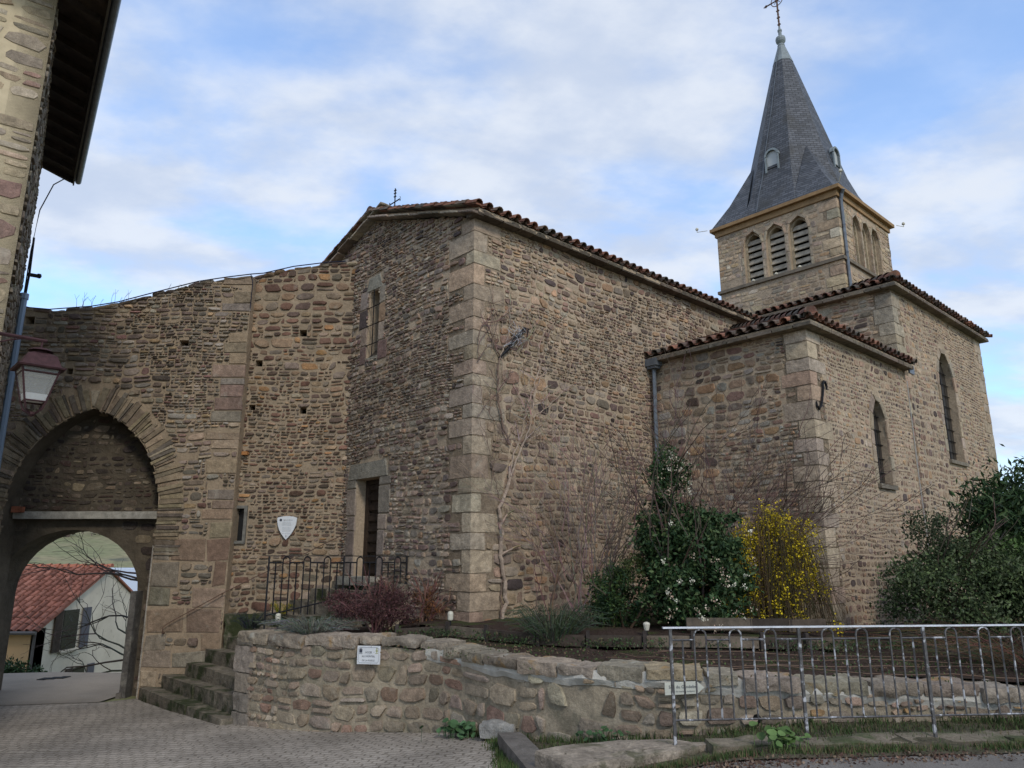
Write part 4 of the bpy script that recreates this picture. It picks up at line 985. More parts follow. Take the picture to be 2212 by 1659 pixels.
# iron gate leaf folded in the recess
# cable along wall tops
cb = MB(); pts = [(x, YG-.06, z+.05) for x, z in sorted(top_g)]+[(x, YR-.06, z+.05) for x, z in sorted(top_r)][1:-1]
cb.tube(pts, .013, 5); cb.tube([(-5.69, YG-.05, 7.66), (-5.63, YG-.06, 7.5), (-5.645, YG-.05, 6.9)], .009, 4)
solo('overhead_cable', cb, mat('blue black cable', (.02, .022, .04), .8, spec=.1), 'dark blue cable running along the top edge of the gateway and rampart', 'cable', (-5.7, YG, 7.6))
tf = MB(); r_ = random.Random(3)
for cx, cz_, n in ((-9.3, 6.97, 7), (-8.6, 7.05, 9), (-7.7, 7.2, 5)):
    for k in range(n):
        x = cx+r_.uniform(-.3, .3); hh_ = r_.uniform(.12, .42); ln_ = r_.uniform(-.2, .2)
        tf.tube([(x, YG+.3, cz_-.1), (x+ln_*.3, YG+.3, cz_+hh_*.6), (x+ln_, YG+.3, cz_+hh_)], [.006, .004, .002], 3)
        tf.tube([(x+ln_*.4, YG+.3, cz_+hh_*.7), (x+ln_*.4+.05, YG+.3, cz_+hh_*.95)], .003, 3)
tf.c = [(.12, .10, .06)]*len(tf.v); struct('wall_top_weeds', tf, bark, kind='stuff', label='dry weeds sprouting from the top of the gateway wall', cat='weeds')

# handrail on the wall
hr = MB(); H = [onY(350, 1368, YG-.1), onY(352, 1355, YG-.1), onY(360, 1348, YG-.1), onY(420, 1315, YG-.1), onY(478, 1283, YG-.1), onY(548, 1248, YR-.3), onY(640, 1205, YR-.3), onY(700, 1175, YR-.35), onY(752, 1150, YR-.6)]
hr.tube(H, .009, 6); hr.tube([H[0], H[0]+YV*.12], .012, 5); hr.tube([H[4], H[4]+YV*.12], .010, 5)
solo('handrail', hr, rust, 'thin iron handrail climbing the gateway and rampart walls beside the steps', 'handrail', H[0])

# ================================================================== STEPS
L1 = np.array([-7.17, 15.2, 0]); stairs = thing('stone_staircase', 'worn mossy stone steps climbing from the lane to the church door', 'staircase', (-6, 14, -1))
# parapet line bounding the stairs on the garden side
K0 = np.array([-4.27, 12.30, 0]); P2 = np.array([-1.83, 13.66, 0])
zt = [-.76, -.52, -.30, -.06, .15, .37, .60, .84, 1.06, 1.20]
def hitwall(p, d, q, e):      # parameter t along p+t d meeting line q+s e
    M = np.array([[d[0], -e[0]], [d[1], -e[1]]]); return np.linalg.solve(M, (q-p)[:2])[0]
def stair_poly(sg0, sg1):
    out_ = []
    for sg in (sg0, sg1):
        o_ = L1+SV*sg
        tb = 0.0
        # back end on the gate wall or on the rampart
        t_g = (YG-o_[1])/WV[1] if o_[1]+0 < YG else 0
        t_b = (YG-.0-o_[1])/WV[1]; xb = o_[0]+WV[0]*t_b
        if xb > -5.66: t_b = (YR-o_[1])/WV[1]
        t_f = hitwall(o_, WV, K0, (P2-K0)/np.linalg.norm(P2-K0))
        out_.append((o_+WV*t_b, o_+WV*t_f))
    return out_
r_ = random.Random(21)
for k, z_ in enumerate(zt):
    s0 = .305*k-.02; s1 = s0+.36 if k < len(zt)-1 else s0+.42
    (b0, f0), (b1, f1) = stair_poly(s0, s1)
    m_ = MB(); nseg = 3; cuts = [0]+sorted(r_.uniform(.22, .8) for _ in range(nseg-1))+[1]
    for a, b in zip(cuts[:-1], cuts[1:]):
        if b-a < .08: continue
        pa0, pb0 = b0+(f0-b0)*a, b0+(f0-b0)*b; pa1, pb1 = b1+(f1-b1)*a, b1+(f1-b1)*b
        ctr = (pa0+pb0+pa1+pb1)/4; dx = (pb0-pa0+pb1-pa1)/2*.995; dy = (pa1-pa0+pb1-pb0)/2
        dy = SV*np.dot(dy, SV)*1.03; hgt = .30
        rough_block(m_, ctr+ZV*(z_-hgt/2+r_.uniform(-.012, .012))-SV*r_.uniform(0, .03), dx, dy, ZV*hgt, seed=r_.random()*30, rnd=.05, amp=.022, n=7, fr=3.5)
    link('step', m_, stepm, stairs)
fill = MB()
for k, z_ in enumerate(zt):
    (b0, f0), (b1, f1) = stair_poly(.305*k+.06, .305*k+.40)
    fill.add([b0-ZV*1.4+0, f0-ZV*1.4, f1-ZV*1.4, b1-ZV*1.4]+[q*np.array([1, 1, 0])+ZV*(z_-.26) for q in (b0, f0, f1, b1)], [(4, 5, 6, 7), (0, 1, 5, 4), (1, 2, 6, 5), (2, 3, 7, 6), (3, 0, 4, 7)])
link('step_masonry', fill, mortar_grey, stairs)
# slab in the rampart corner beside the steps
lb = MB(); rough_block(lb, (-5.25, 15.45, .50), XV*.75, YV*.65, ZV*.16, rnd=.05, amp=.02, n=5); rough_block(lb, (-5.3, 15.42, .1), XV*.6, YV*.6, ZV*.7, rnd=.06, amp=.03, n=5); link('landing_slab', lb, stepm, stairs)

# ================================================================== RETAINING WALL AND GARDEN
RW = [(-4.27, 12.30), (-3.68, 11.82), (-3.05, 11.38), (-2.42, 11.06), (-1.75, 10.85), (-1.1, 10.55), (-.62, 10.12), (-.2, 9.55), (.25, 9.0), (.8, 8.5), (1.5, 8.17), (2.4, 8.05), (4.0, 8.1), (6.0, 8.2), (9.0, 8.4), (13, 8.8)]
RWp = np.array(RW); seg = np.linalg.norm(np.diff(RWp, axis=0), axis=1); cumr = np.concatenate([[0], np.cumsum(seg)])
TOPZ = [.52, .52, .54, .56, .56, .52, .47, .45, .47, .50, .52, .46, .38, .26, .15, .1]
def rpos(u):
    u = min(max(u, 0), cumr[-1]-1e-6); return np.array([np.interp(u, cumr, RWp[:, 0]), np.interp(u, cumr, RWp[:, 1]), 0.])
def rnorm(u):
    t = rpos(u+.12)-rpos(u-.12); t /= np.linalg.norm(t)+1e-9; return np.array([t[1], -t[0], 0.])
def frw(u, z, d):
    if u < 0: u = 0
    return rpos(u)+rnorm(u)*d+ZV*z
rtop = lambda u: float(np.interp(u, cumr, TOPZ))
UL = cumr[-1]
ret = thing('retaining_wall', 'low rubble retaining wall curving round the church garden above the lane', 'wall', (-1, 10.5, -.5))
rwm = MB(); us = np.linspace(0, UL, 90); zz_ = [-1.3, 0, 1]
vs = []
for u in us: vs += [frw(u, -1.4, 0), frw(u, rtop(u)-.12, 0), frw(u, rtop(u)-.12, -.42), frw(u, -1.4, -.42)]
fs = []
for i in range(len(us)-1):
    a = i*4; fs += [(a, a+4, a+5, a+1), (a+1, a+5, a+6, a+2), (a+2, a+6, a+7, a+3)]
fs.append((0, 1, 2, 3)); rwm.add(vs, fs)
rsm = MB()
outl = [(0.32, -1.35)]+[(UL*.75, -1.35)]+[(u, rtop(u)-.13) for u in np.linspace(UL*.75, 0.32, 30)]
def chr_(z): return (.13, .26)
masonry(rsm, frw, [(.3, -1.3), (5.9, -1.3)]+[(u, rtop(u)-.13) for u in np.linspace(5.9, .3, 14)], [], ch=(.11, .21), asp=(1.0, 2.4), mort=.016, h=.028, pal=[((.27, .22, .155), 4), ((.23, .19, .14), 3), ((.225, .155, .11), 1), ((.31, .27, .20), 2)], seed=81, e=(4, 9), wob=.03, split=.05, skip=.03)
masonry(rsm, frw, [(5.9, -.9), (15.5, -.9)]+[(u, rtop(u)-.13) for u in np.linspace(15.5, 5.9, 20)], [], ch=(.09, .23), asp=(.9, 2.2), mort=.020, h=.032, pal=PAL_RET, seed=82, e=(3, 7), wob=.03, skip=.05)
# end quoin facing the steps
rq = MB(); z_ = -1.2; r_ = random.Random(31); tdir = (rpos(.4)-rpos(0)); tdir /= np.linalg.norm(tdir); ndir = rnorm(.1)
while z_ < .38:
    h_ = min(r_.uniform(.26, .42), .42-z_)
    rough_block(rq, rpos(0)+tdir*.17-ndir*.22+ZV*(z_+h_/2), tdir*r_.uniform(.40, .5), ndir*.52, ZV*(h_-.02), seed=r_.random()*9, rnd=.07, amp=.02, n=6, col=pick([((.235, .21, .16), 1)], r_, .1)); z_ += h_
wb = link('wall_body', rwm, mortar_grey, ret); link('stonework', rsm, stone, wb); link('corner_stones', rq, stone, wb)
# coping stones, each a stone of its own shape
cs = MB(); u_ = -.05; k = 0; pale = MB()
while u_ < UL-.6:
    l_ = r_.uniform(.55, .95) if u_ < 2.5 else r_.uniform(.32, .72)
    if u_ > 10: l_ = r_.uniform(.3, .6)
    c_ = u_+l_/2; th_ = .16 if u_ < 2.5 else r_.uniform(.10, .15)
    t_ = rpos(u_+l_)-rpos(max(u_, 0)); t_ /= np.linalg.norm(t_)+1e-9
    col_ = pick([((.29, .255, .19), 3), ((.24, .205, .15), 3), ((.34, .31, .24), 1), ((.29, .235, .155), .9 if u_ > 7 else .1)], r_, .2)
    rough_block(cs, frw(max(c_, .25), rtop(c_)-th_/2+r_.uniform(-.01, .02), -.19+r_.uniform(-.02, .03)), t_*(l_-.035), rnorm(max(c_, .12))*.50, ZV*th_+t_*0, seed=r_.random()*20, rnd=r_.uniform(.08, .2), amp=.03, n=10, col=col_, fr=6.5)
    u_ += l_; k += 1
link('coping', cs, mat('lichened coping', attr=True, rough=.96, noise=[(7, .65, 1.25, None), (40, .75, 1.25, None), (2.6, .60, .67, (.30, .175, .055), .65), (4.1, .6, .7, (.40, .38, .32), .6)], bump=[(11, .9, .05), (50, .6, .01)]), ret)
us2 = np.linspace(3.6, UL-.6, 150); vs = []
for u in us2:
    j = .018*vn(u*5, 3, 1)
    vs += [frw(u, rtop(u)-.20+j-.03*abs(vn(u*2.2, 0, 7)), .012), frw(u, rtop(u)-.145+j, .040+j), frw(u, rtop(u)-.05, .025), frw(u, rtop(u)-.035, -.4)]
pale.add(vs, [(i*4+c, i*4+4+c, i*4+5+c, i*4+1+c) for i in range(len(us2)-1) for c in range(3)])
link('mortar_bed', pale, mortar_white, ret)
# small drain hole
dh = MB(); p_ = onpl(1633, 1552, RWp[11], (0, 1)); dh.lathe(p_-YV*.04, [(.045, 0), (.045, .02)], 10, axis=YV); dh2 = link('drain_hole', dh, black_m, ret)

# garden soil
GZ = lambda x, y: .42+.02*max(0, min(8, y-9))+(-.03*max(0, x-3))
inner = [tuple(frw(u, 0, -.35)[:2]) for u in np.linspace(.5, UL-.2, 40)]
gpoly = inner+[(13.2, 30), tuple(L(-3.2, 17, 0)[:2]), tuple(L(-3.2, 5.3, 0)[:2]), tuple(L(.2, 5.3, 0)[:2]), tuple(L(.2, .2, 0)[:2]), tuple(L(1.75, .2, 0)[:2]), (-2.0, 13.5), (-3.95, 12.5)]
patch('garden_bed', gpoly, earth, 0, step=.3, bumpz=.035, zf=GZ)
# timber edging of the planting border
bd = thing('border_edging', 'low weathered timber boards edging the planting border along the nave', 'garden edging', (1.2, 10.2, .5))
BP = [(-1.75, 11.65), (-.95, 11.75), (-.35, 11.3), (.35, 10.75), (1.0, 10.55), (1.75, 10.5), (2.4, 10.5), (3.3, 10.45), (3.9, 10.5), (4.5, 10.7)]
r_ = random.Random(41)
for i, ((x0, y0), (x1, y1)) in enumerate(zip(BP[:-1], BP[1:])):
    m_ = MB(); a = np.array([x0, y0, 0.]); b = np.array([x1, y1, 0.]); t_ = (b-a)/np.linalg.norm(b-a); n__ = np.array([t_[1], -t_[0], 0])
    z0 = GZ(x0, y0); hgt = .155; c_ = r_.choice([(.10, .075, .055), (.07, .052, .04), (.145, .115, .085), (.055, .042, .032)])
    if i == 0: z0 -= .03
    m_.box(a+ZV*(z0+.02)+t_*.004, (b-a)-t_*.008+ZV*(GZ(x1, y1)-z0), n__*.045, ZV*(hgt*.93), c_)
    if i > 5: m_.box(a+ZV*(z0+.215)+t_*.004-n__*.3, (b-a)-t_*.008, n__*.06, ZV*.16, tuple(q*.8 for q in c_))
    m_.box(a+ZV*(z0-.1)-n__*.0+n__*.047, t_*.05, n__*.04, ZV*.33, (.05, .04, .035))
    link('board', m_, wood_board, bd)
# soil behind the boards
sm = MB(); pts = [(x, y) for x, y in BP]+[(5.1, 12.6), (3.1, 15.6), tuple(L(-.02, .2, 0)[:2]), (-1.8, 12.9)]
patch('border_soil', pts, earth, .16, step=.3, bumpz=.04, zf=GZ)
# drip hoses
hs = MB(); r_ = random.Random(51)
for k in range(4):
    P = []
    for i in range(26):
        u = 6.0+i*.45; q = frw(u, 0, -.5-k*.42-.06*math.sin(i*.5+k)-.22*vn(i*.35, k*3.3, 0)); P.append((q[0], q[1], GZ(q[0], q[1])+.03+.02*vn(i*.8, k, 1)))
    P = [p for p in P if p[1] < 10.45]
    if len(P) > 3: hs.tube(P, .006, 4)
struct('drip_hoses', hs, mat('brown hose', (.12, .075, .05), .7), kind='stuff', label='thin brown drip hoses lying on the bare soil of the bed', cat='irrigation hose')

# ================================================================== RAILINGS
def railing(name, label, A, B, htop, hbot, zA, zB, posts, nb, mat_b, mat_t, postf=1.0, ropts=None, period=3, r=.009, stepf=None, ztop=None):
    A, B = np.array([*A, 0.]), np.array([*B, 0.]); t = (B-A); Ltot = np.linalg.norm(t); t /= Ltot
    root = thing(name, label, 'railing', (A+B)/2+ZV*zA)
    zb = lambda s: zA+(zB-zA)*s/Ltot
    zt_ = lambda s: (zb(s)+htop) if ztop is None else ztop
    tr = MB(); tr.box(A-t*.05+ZV*(zt_(0)-.012)-np.array([-t[1], t[0], 0])*.02, t*(Ltot+.1)+ZV*(zt_(Ltot)-zt_(0)), np.array([-t[1], t[0], 0])*.04, ZV*.014); link('top_rail', tr, mat_t, root)
    for s in posts:
        m_ = MB(); m_.cbox(A+t*s+ZV*((zt_(s)-.014+zb(s)-.12)/2), t*.026, np.array([-t[1], t[0], 0])*.026, ZV*(zt_(s)-.014-zb(s)+.12)); link('post', m_, mat_b, root)
    ps = sorted(posts)
    for s0, s1 in zip(ps[:-1], ps[1:]):
        m_ = MB(); n = max(4, int(round((s1-s0)/nb))); dd = (s1-s0)/n
        yb = lambda s: (zb(s)+hbot) if stepf is None else stepf(s)
        P = lambda s, z: A+t*s+ZV*z
        low = .115
        m_.tube([P(s0, yb(s0+.01)), P(s1, yb(s1-.01))], r, 4)
        k = 1; pos = [s0+dd*i for i in range(1, n)]
        i = 0; flat_start = s0
        while i < len(pos):
            ph_ = i % 3
            if ph_ == 1 and i+1 < len(pos):
                a_, b_ = pos[i], pos[i+1]; rr_ = (b_-a_)/2; zc_ = zt_(a_)-.022-rr_
                arc = [P(a_, yb(a_))]+[P((a_+b_)/2-rr_*math.cos(th), zc_+rr_*math.sin(th)) for th in [math.pi*q/8 for q in range(9)]]+[P(b_, yb(b_))]
                m_.tube(arc, r, 5); m_.tube([P(flat_start, zt_(a_)-low), P(a_, zt_(a_)-low)], r, 4); flat_start = b_
                m_.cbox(P((a_+b_)/2, zt_(a_)-.02), t*.012, t[[1, 0, 2]]*.012, ZV*.02)
                i += 2
            else:
                m_.tube([P(pos[i], yb(pos[i])), P(pos[i], zt_(pos[i])-low)], r, 4); i += 1
        m_.tube([P(flat_start, zt_(s1)-low), P(s1, zt_(s1)-low)], r, 4)
        link('bar_panel', m_, mat_b, root)
    return root
railing('street_railing', 'long galvanised street railing with looped bars in front of the garden wall', (1.44, 7.18), (8.78, 7.845), 1.0, .20, 0, 0, [0.02, 1.25, 2.48, 3.70, 4.92, 6.14, 7.35], .108, galv, railtop)
railing('landing_railing', 'black iron railing with looped bars guarding the landing by the church door', (-4.06, 12.66), (-1.85, 13.70), 1.05, .1, .60, .75, [0.02, 1.27, 2.4], .115, iron, iron, r=.012, stepf=lambda s: .72 if s < .9 else .98 if s < 1.6 else 1.15, ztop=1.68)

# ================================================================== SIGNS
def textmesh(parent, name, body, size, P, X, Yv, Nn, m, align='CENTER', z=.004):
    cu = bpy.data.curves.new(name, 'FONT'); cu.body = body; cu.size = size; cu.align_x = align; cu.align_y = 'CENTER'; cu.resolution_u = 2
    o = bpy.data.objects.new('tmp', cu); C.objects.link(o); bpy.context.view_layer.update()
    me = bpy.data.meshes.new_from_object(o.evaluated_get(bpy.context.evaluated_depsgraph_get())); bpy.data.objects.remove(o)
    mb = MB(); X, Yv, Nn = [np.array(q, float) for q in (X, Yv, Nn)]
    mb.add([np.array(P)+X*v.co[0]+Yv*v.co[1]+Nn*z for v in me.vertices], [tuple(p.vertices) for p in me.polygons])
    return link(name, mb, m, parent)
# shield plaque on the rampart
c_ = np.array([-4.60, YR-.06, 2.25]); pl = thing('shield_plaque', 'white shield shaped information plaque fixed to the rampart wall', 'plaque', c_)
X_ = XV; sh = []
for t in np.linspace(-1, 1, 9): sh.append((t*.20, .235-.035*t*t))
for t in np.linspace(0, 1, 9)[1:]: sh.append((.20*(1-t**2.2), .20-.44*t))
for t in np.linspace(1, 0, 9)[1:-1]: sh.append((-.20*(1-t**2.2), .20-.44*t))
m_ = MB(); n = len(sh); m_.add([c_+XV*a+ZV*b-YV*.012 for a, b in sh]+[c_+XV*a+ZV*b+YV*.03 for a, b in sh], [tuple(range(n))]+[(i, (i+1) % n, n+(i+1) % n, n+i) for i in range(n)]); link('plate', m_, white_m, pl)
m_ = MB(); m_.lathe(c_+XV*-.125+ZV*.155-YV*.016, [(.026, 0), (.026, .002)], 12, axis=-YV); link('emblem', m_, ink, pl)
textmesh(pl, 'title_text', 'Eglise du Bourg', .030, c_+XV*.02+ZV*.155-YV*.012, XV, ZV, -YV, ink)
for k in range(11): textmesh(pl, 'body_text', ['Ancienne chapelle du', 'chateau fort, bati au', 'XIe siecle et agrandie', 'au XVe. Le clocher est', '', 'refait apres 1860. La', 'nef garde une porte', 'basse, murs du vieux', 'rempart et les bases', '', 'de la tour du guet'][k], .021, c_+XV*0+ZV*(.115-k*.023)-YV*.012, XV, ZV, -YV, ink_pale) if k not in (4, 9) else None
m_ = MB(); m_.lathe(c_-ZV*.165-YV*.016, [(.014, 0), (.014, .002)], 6, axis=-YV); m_.cbox(c_-ZV*.185-YV*.014, XV*.006, YV*.003, ZV*.04); link('lower_emblem', m_, ink_pale, pl)
# rectangular sign on the retaining wall
P00 = onY(796, 1415, 10.75); uu = None
best = min(np.linspace(2, 5, 200), key=lambda u: abs((rpos(u)[0]/rpos(u)[1])-(P00[0]/P00[1]))); rp_ = frw(best, 0, .135); nn_ = rnorm(best); tt_ = np.array([-nn_[1], nn_[0], 0])
c_ = onpl(796, 1415, rp_, nn_); XX = tt_*math.cos(R(-1.5))+ZV*math.sin(R(1.0)); YY = ZV
sg = thing('access_sign', 'small white rectangular access sign with crest on the curved garden wall', 'sign', c_)
sw_, sh_ = .35, .24
m_ = MB(); m_.cbox(c_-nn_*.008, XX*sw_, YY*sh_, nn_*.012); link('plate', m_, white_m, sg)
m_ = MB(); a, b = sw_/2-.02, sh_/2-.02; P = [c_+XX*x+YY*y+nn_*.002 for x, y in [(-a, -b+.02), (-a+.02, -b), (a-.02, -b), (a, -b+.02), (a, b-.02), (a-.02, b), (-a+.02, b), (-a, b-.02), (-a, -b+.02)]]; m_.tube(P, .0022, 4, cap=False); link('border_line', m_, ink_pale, sg)
textmesh(sg, 'sign_text', 'ACCES', .034, c_+YY*.035, XX, YY, nn_, ink, z=.001)
textmesh(sg, 'sign_text', 'AU MONTEIL', .034, c_-YY*.018, XX, YY, nn_, ink, z=.001)
textmesh(sg, 'sign_text', 'DE LA FORCE', .032, c_-YY*.072, XX, YY, nn_, ink, z=.001)
m_ = MB()
for x, y, w_, h_ in ((-.12, .05, .045, .04), (-.12, .078, .018, .02), (-.138, .073, .008, .014), (-.102, .073, .008, .014), (-.12, .018, .05, .005)): m_.cbox(c_+XX*x+YY*y+nn_*.0005, XX*w_, YY*h_, nn_*.002)
link('crest', m_, ink, sg)
m_ = MB()
for x, y, w_, h_ in ((.125, .06, .008, .06), (.125, .055, .035, .012), (.125, .085, .014, .014), (.125, .025, .04, .006)): m_.cbox(c_+XX*x+YY*y+nn_*.0005, XX*w_, YY*h_, nn_*.002)
link('emblem', m_, inkgold, sg)
# arrow sign behind the street railing
pc = onpl(1478, 1486, (2.0, 8.02), (0, 1)); ar = thing('arrow_sign', 'small cream arrow shaped signpost plate fixed low on the garden wall behind the railing', 'sign', pc)
m_ = MB(); aw, ah = .20, .062; poly = [(-aw, -ah), (aw-.07, -ah+.008), (aw, .004), (aw-.07, ah), (-aw, ah-.004)]; n = 5
tx = XV*math.cos(R(2))+ZV*math.sin(R(1.5)); m_.add([pc+tx*a+ZV*b-YV*.02 for a, b in poly]+[pc+tx*a+ZV*b+YV*.0 for a, b in poly], [tuple(range(n))]+[(i, (i+1) % n, n+(i+1) % n, n+i) for i in range(n)]); link('plate', m_, mat('cream board', (.58, .57, .48), .6), ar)
textmesh(ar, 'sign_text', 'Site du Gandelier', .042, pc-tx*.015+ZV*.014-YV*.02, tx, ZV, -YV, ink)
textmesh(ar, 'sign_text', 'point de tourisme pedestre', .022, pc-tx*.02-ZV*.028-YV*.02, tx, ZV, -YV, ink)

# ================================================================== LEFT HOUSE
Bc = np.array([-10.56, 15.0, 0]); az = R(-34.0); dS_ = np.array([math.sin(az), math.cos(az), 0]); Ac = Bc-dS_*6.28; dF = np.array([math.sin(az-math.pi/2), math.cos(az-math.pi/2), 0])
house = thing('stone_house', 'tall stone house with cream joints and wide dark eaves at the left edge', 'house', Ac)
ZE = 10.06
fF = plane_map(Ac, dF, np.cross(dF, ZV)*1.0); 
nF = np.cross(ZV, dF); nF = nF if nF@(-dS_) > 0 else -nF; fF = plane_map(Ac, dF, nF)
nSd = np.array([dS_[1], -dS_[0], 0]); fSd = plane_map(Ac, dS_, nSd)
hm = MB(); hst = MB(); core(hm, fF, zrect(0, 6, -1.5, 12), [], T=.4)
masonry(hst, fF, zrect(0, 5.5, -1.2, 11.2), [], ch=(.12, .42), asp=(1.1, 2.3), mort=.04, h=.014, pal=PAL_HSE, seed=91, e=(5, 9), wob=.02, split=.2)
ho = link('front_wall', hm, mortar_cream, house); link('stonework', hst, stone, ho)
hm = MB(); hst = MB(); core(hm, fSd, zrect(0, 6.28, -1.5, ZE), [], T=.4)
masonry(hst, fSd, zrect(0.02, 6.28, -1.2, ZE), [], ch=(.10, .22), asp=(1.0, 2.4), mort=.02, h=.03, pal=[((.20, .17, .12), 2), ((.15, .13, .095), 2), ((.23, .20, .15), 1)], seed=92, e=(2.4, 4), wob=.02)
ho2 = link('side_wall', hm, mat('rough side mortar', (.20, .165, .12), .97, noise=[(3, .6, 1.25, None)], bump=[(10, .9, .05)]), house); link('stonework', hst, stone, ho2)
OV = .66
so3 = MB(); a0 = Ac-dS_*1.2+ZV*(ZE+.27); LL = 6.28+1.2+.12
sl_ = .34
so3.box(a0-nSd*.2+ZV*(.2*sl_), dS_*LL, nSd*(OV+.2)-ZV*((OV+.2)*sl_), ZV*.05)
eo = link('eaves_soffit', so3, soffit_m, house)
rm = MB()
for k in range(14):
    rm.box(a0+dS_*(.2+k*.56)-ZV*.12, dS_*.09, nSd*(OV-.06)-ZV*((OV-.06)*sl_), ZV*.12)
link('rafters', rm, soffit_m, eo)
fm = MB(); e0 = a0+nSd*OV-ZV*(OV*sl_); fm.box(e0-ZV*.14, dS_*LL, nSd*.03, ZV*.2); fm.box(a0+dS_*(LL-.03)-ZV*.1, nSd*OV-ZV*(OV*sl_), dS_*.03, ZV*.16); link('fascia', fm, fascia_m, eo)
gt = MB(); c0 = e0+nSd*.10-ZV*.02; gp = []
for q in (c0, c0+dS_*LL):
    for k in range(9): th = math.pi+math.pi*k/8; gp.append(q+nSd*.065*math.cos(th)+ZV*.065*math.sin(th))
gt.add(gp, [(k, k+1, 10+k, 9+k) for k in range(8)]); gt.add([gp[9+k] for k in range(9)], [tuple(range(9))]); link('gutter', gt, zinc, eo)
rt = MB(); rt.box(a0-nSd*4+ZV*(4*sl_+.06), dS_*LL, nSd*(4+OV+.06)-ZV*((4+OV+.06)*sl_), ZV*.08, (.16, .09, .06)); link('roof', rt, tile_m, house)
dpm = MB(); q = lambda s, z: Ac+dS_*s+nSd*.10+ZV*z
dpm.tube([q(5.75, 6.95), q(5.75, -1)], .065, 8); dpm.tube([q(5.75, 6.9), q(5.75, 7.02)], .085, 8); link('downpipe', dpm, mat('blue grey pipe', (.22, .28, .36), .45, metal=.2), house)
bp_ = MB(); bp_.tube([q(6.05, 8.4), q(6.12, 7.6)+nSd*.02, q(6.05, 6.6), q(6.05, -1)], .022, 6)
bp_.tube([Ac+dS_*6.2+nSd*.55+ZV*(ZE+.0), Ac+dS_*6.25+nSd*.3+ZV*(ZE-.25), Ac+dS_*6.3+nSd*.12+ZV*(ZE-.9), Ac+dS_*6.32+nSd*.08+ZV*8.2, Ac+dS_*6.3+nSd*.08+ZV*7.0], .013, 5)
link('black_cable', bp_, iron, house)
cl_ = MB(); cl_.cbox(q(6.2, 7.6)+nSd*.1, dS_*.08, nSd*.22, ZV*.06); cl_.lathe(q(6.2, 7.56)+nSd*.2, [(.03, 0), (.05, .04), (.04, .09)], 8); link('cable_clamp', cl_, iron, house)

# ================================================================== LANTERN
LY = 9.1
lt = onY(82, 800, LY); lroot = thing('street_lantern', 'maroon street lantern with tapered glass hanging from an iron arm by the gateway', 'lantern', lt)
az2 = R(-133); dA = np.array([math.sin(az2), math.cos(az2), 0]); dB = np.array([dA[1], -dA[0], 0])
top_p = onY(92, 736, LY)
cx = top_p*1.0
kf = 1/ (FPX/ (LY*math.cos(PITCH)+2.2*math.sin(PITCH)))
def LZ(dz): return cx+ZV*dz
am = MB(); am.tube([cx+dA*1.35, cx+dA*.0, cx+dB*0-dA*.05], .024, 6); am.tube([cx-ZV*.0, cx-ZV*.13], .014, 6)
am.tube([cx+dA*1.3-ZV*.26, cx+dA*.75-ZV*.24, cx+dA*.35-ZV*.06, cx+dA*.2-ZV*.01], .010, 5); am.tube([cx+dA*1.3-ZV*.3, cx+dA*1.3+ZV*.25], .03, 6); am.tube([cx+dA*1.3, Ac+dF*.25+ZV*cx[2]], .03, 6)
link('bracket_arm', am, maroon, lroot)
hm = MB(); 
def frus(mb, prof, n=4, rot=0.0, cap0=True, cap1=True, open_=False):
    vs = []
    for r_, z_ in prof:
        for k in range(n):
            a = rot+math.pi/4+2*math.pi*k/n; rr_ = r_*math.sqrt(2) if n == 4 else r_
            vs.append(LZ(z_)+(dA*math.cos(a)+dB*math.sin(a))*rr_)
    m = len(prof); fs = [(i*n+k, i*n+(k+1) % n, (i+1)*n+(k+1) % n, (i+1)*n+k) for i in range(m-1) for k in range(n)]
    if cap0: fs.append(tuple(range(n)))
    if cap1: fs.append(tuple((m-1)*n+k for k in range(n)))
    mb.add(vs, fs)
frus(hm, [(.145, -.145), (.10, -.115), (.02, -.10)], n=12); frus(hm, [(.07, -.145), (.08, -.19)], n=12)
frus(hm, [(.255, -.395), (.265, -.375), (.215, -.355), (.165, -.225), (.16, -.215), (.09, -.175)])
link('hood', hm, maroon, lroot)
fm = MB()
for sx in (-1, 1):
    for sy in (-1, 1):
        pt_ = lambda r_, z_: LZ(z_)+dA*sx*r_+dB*sy*r_
        fm.tube([pt_(.205, -.39), pt_(.115, -.80), pt_(.085, -.90), pt_(.03, -.945)], .014, 4)
for r_, z_ in ((.115, -.80), (.195, -.45)):
    P = [LZ(z_)+dA*a*r_+dB*b*r_ for a, b in ((-1, -1), (1, -1), (1, 1), (-1, 1), (-1, -1))]; fm.tube(P, .011, 4)
fm.lathe(LZ(-.96), [(.01, -.03), (.04, 0), (.03, .03)], 8)
link('frame', fm, maroon, lroot)
gl = MB(); frus(gl, [(.203, -.40), (.113, -.80)], cap0=False, cap1=False)
gmat = mat('hazy lantern glass', (.42, .42, .40), .25, spec=.5); bsd = gmat.node_tree.nodes['Principled BSDF']; bsd.inputs['Alpha'].default_value = .45
link('glass', gl, gmat, lroot)
bl = MB(); frus(bl, [(.125, -.71), (.11, -.79)], cap0=True, cap1=True); link('reflector', bl, white_m, lroot)

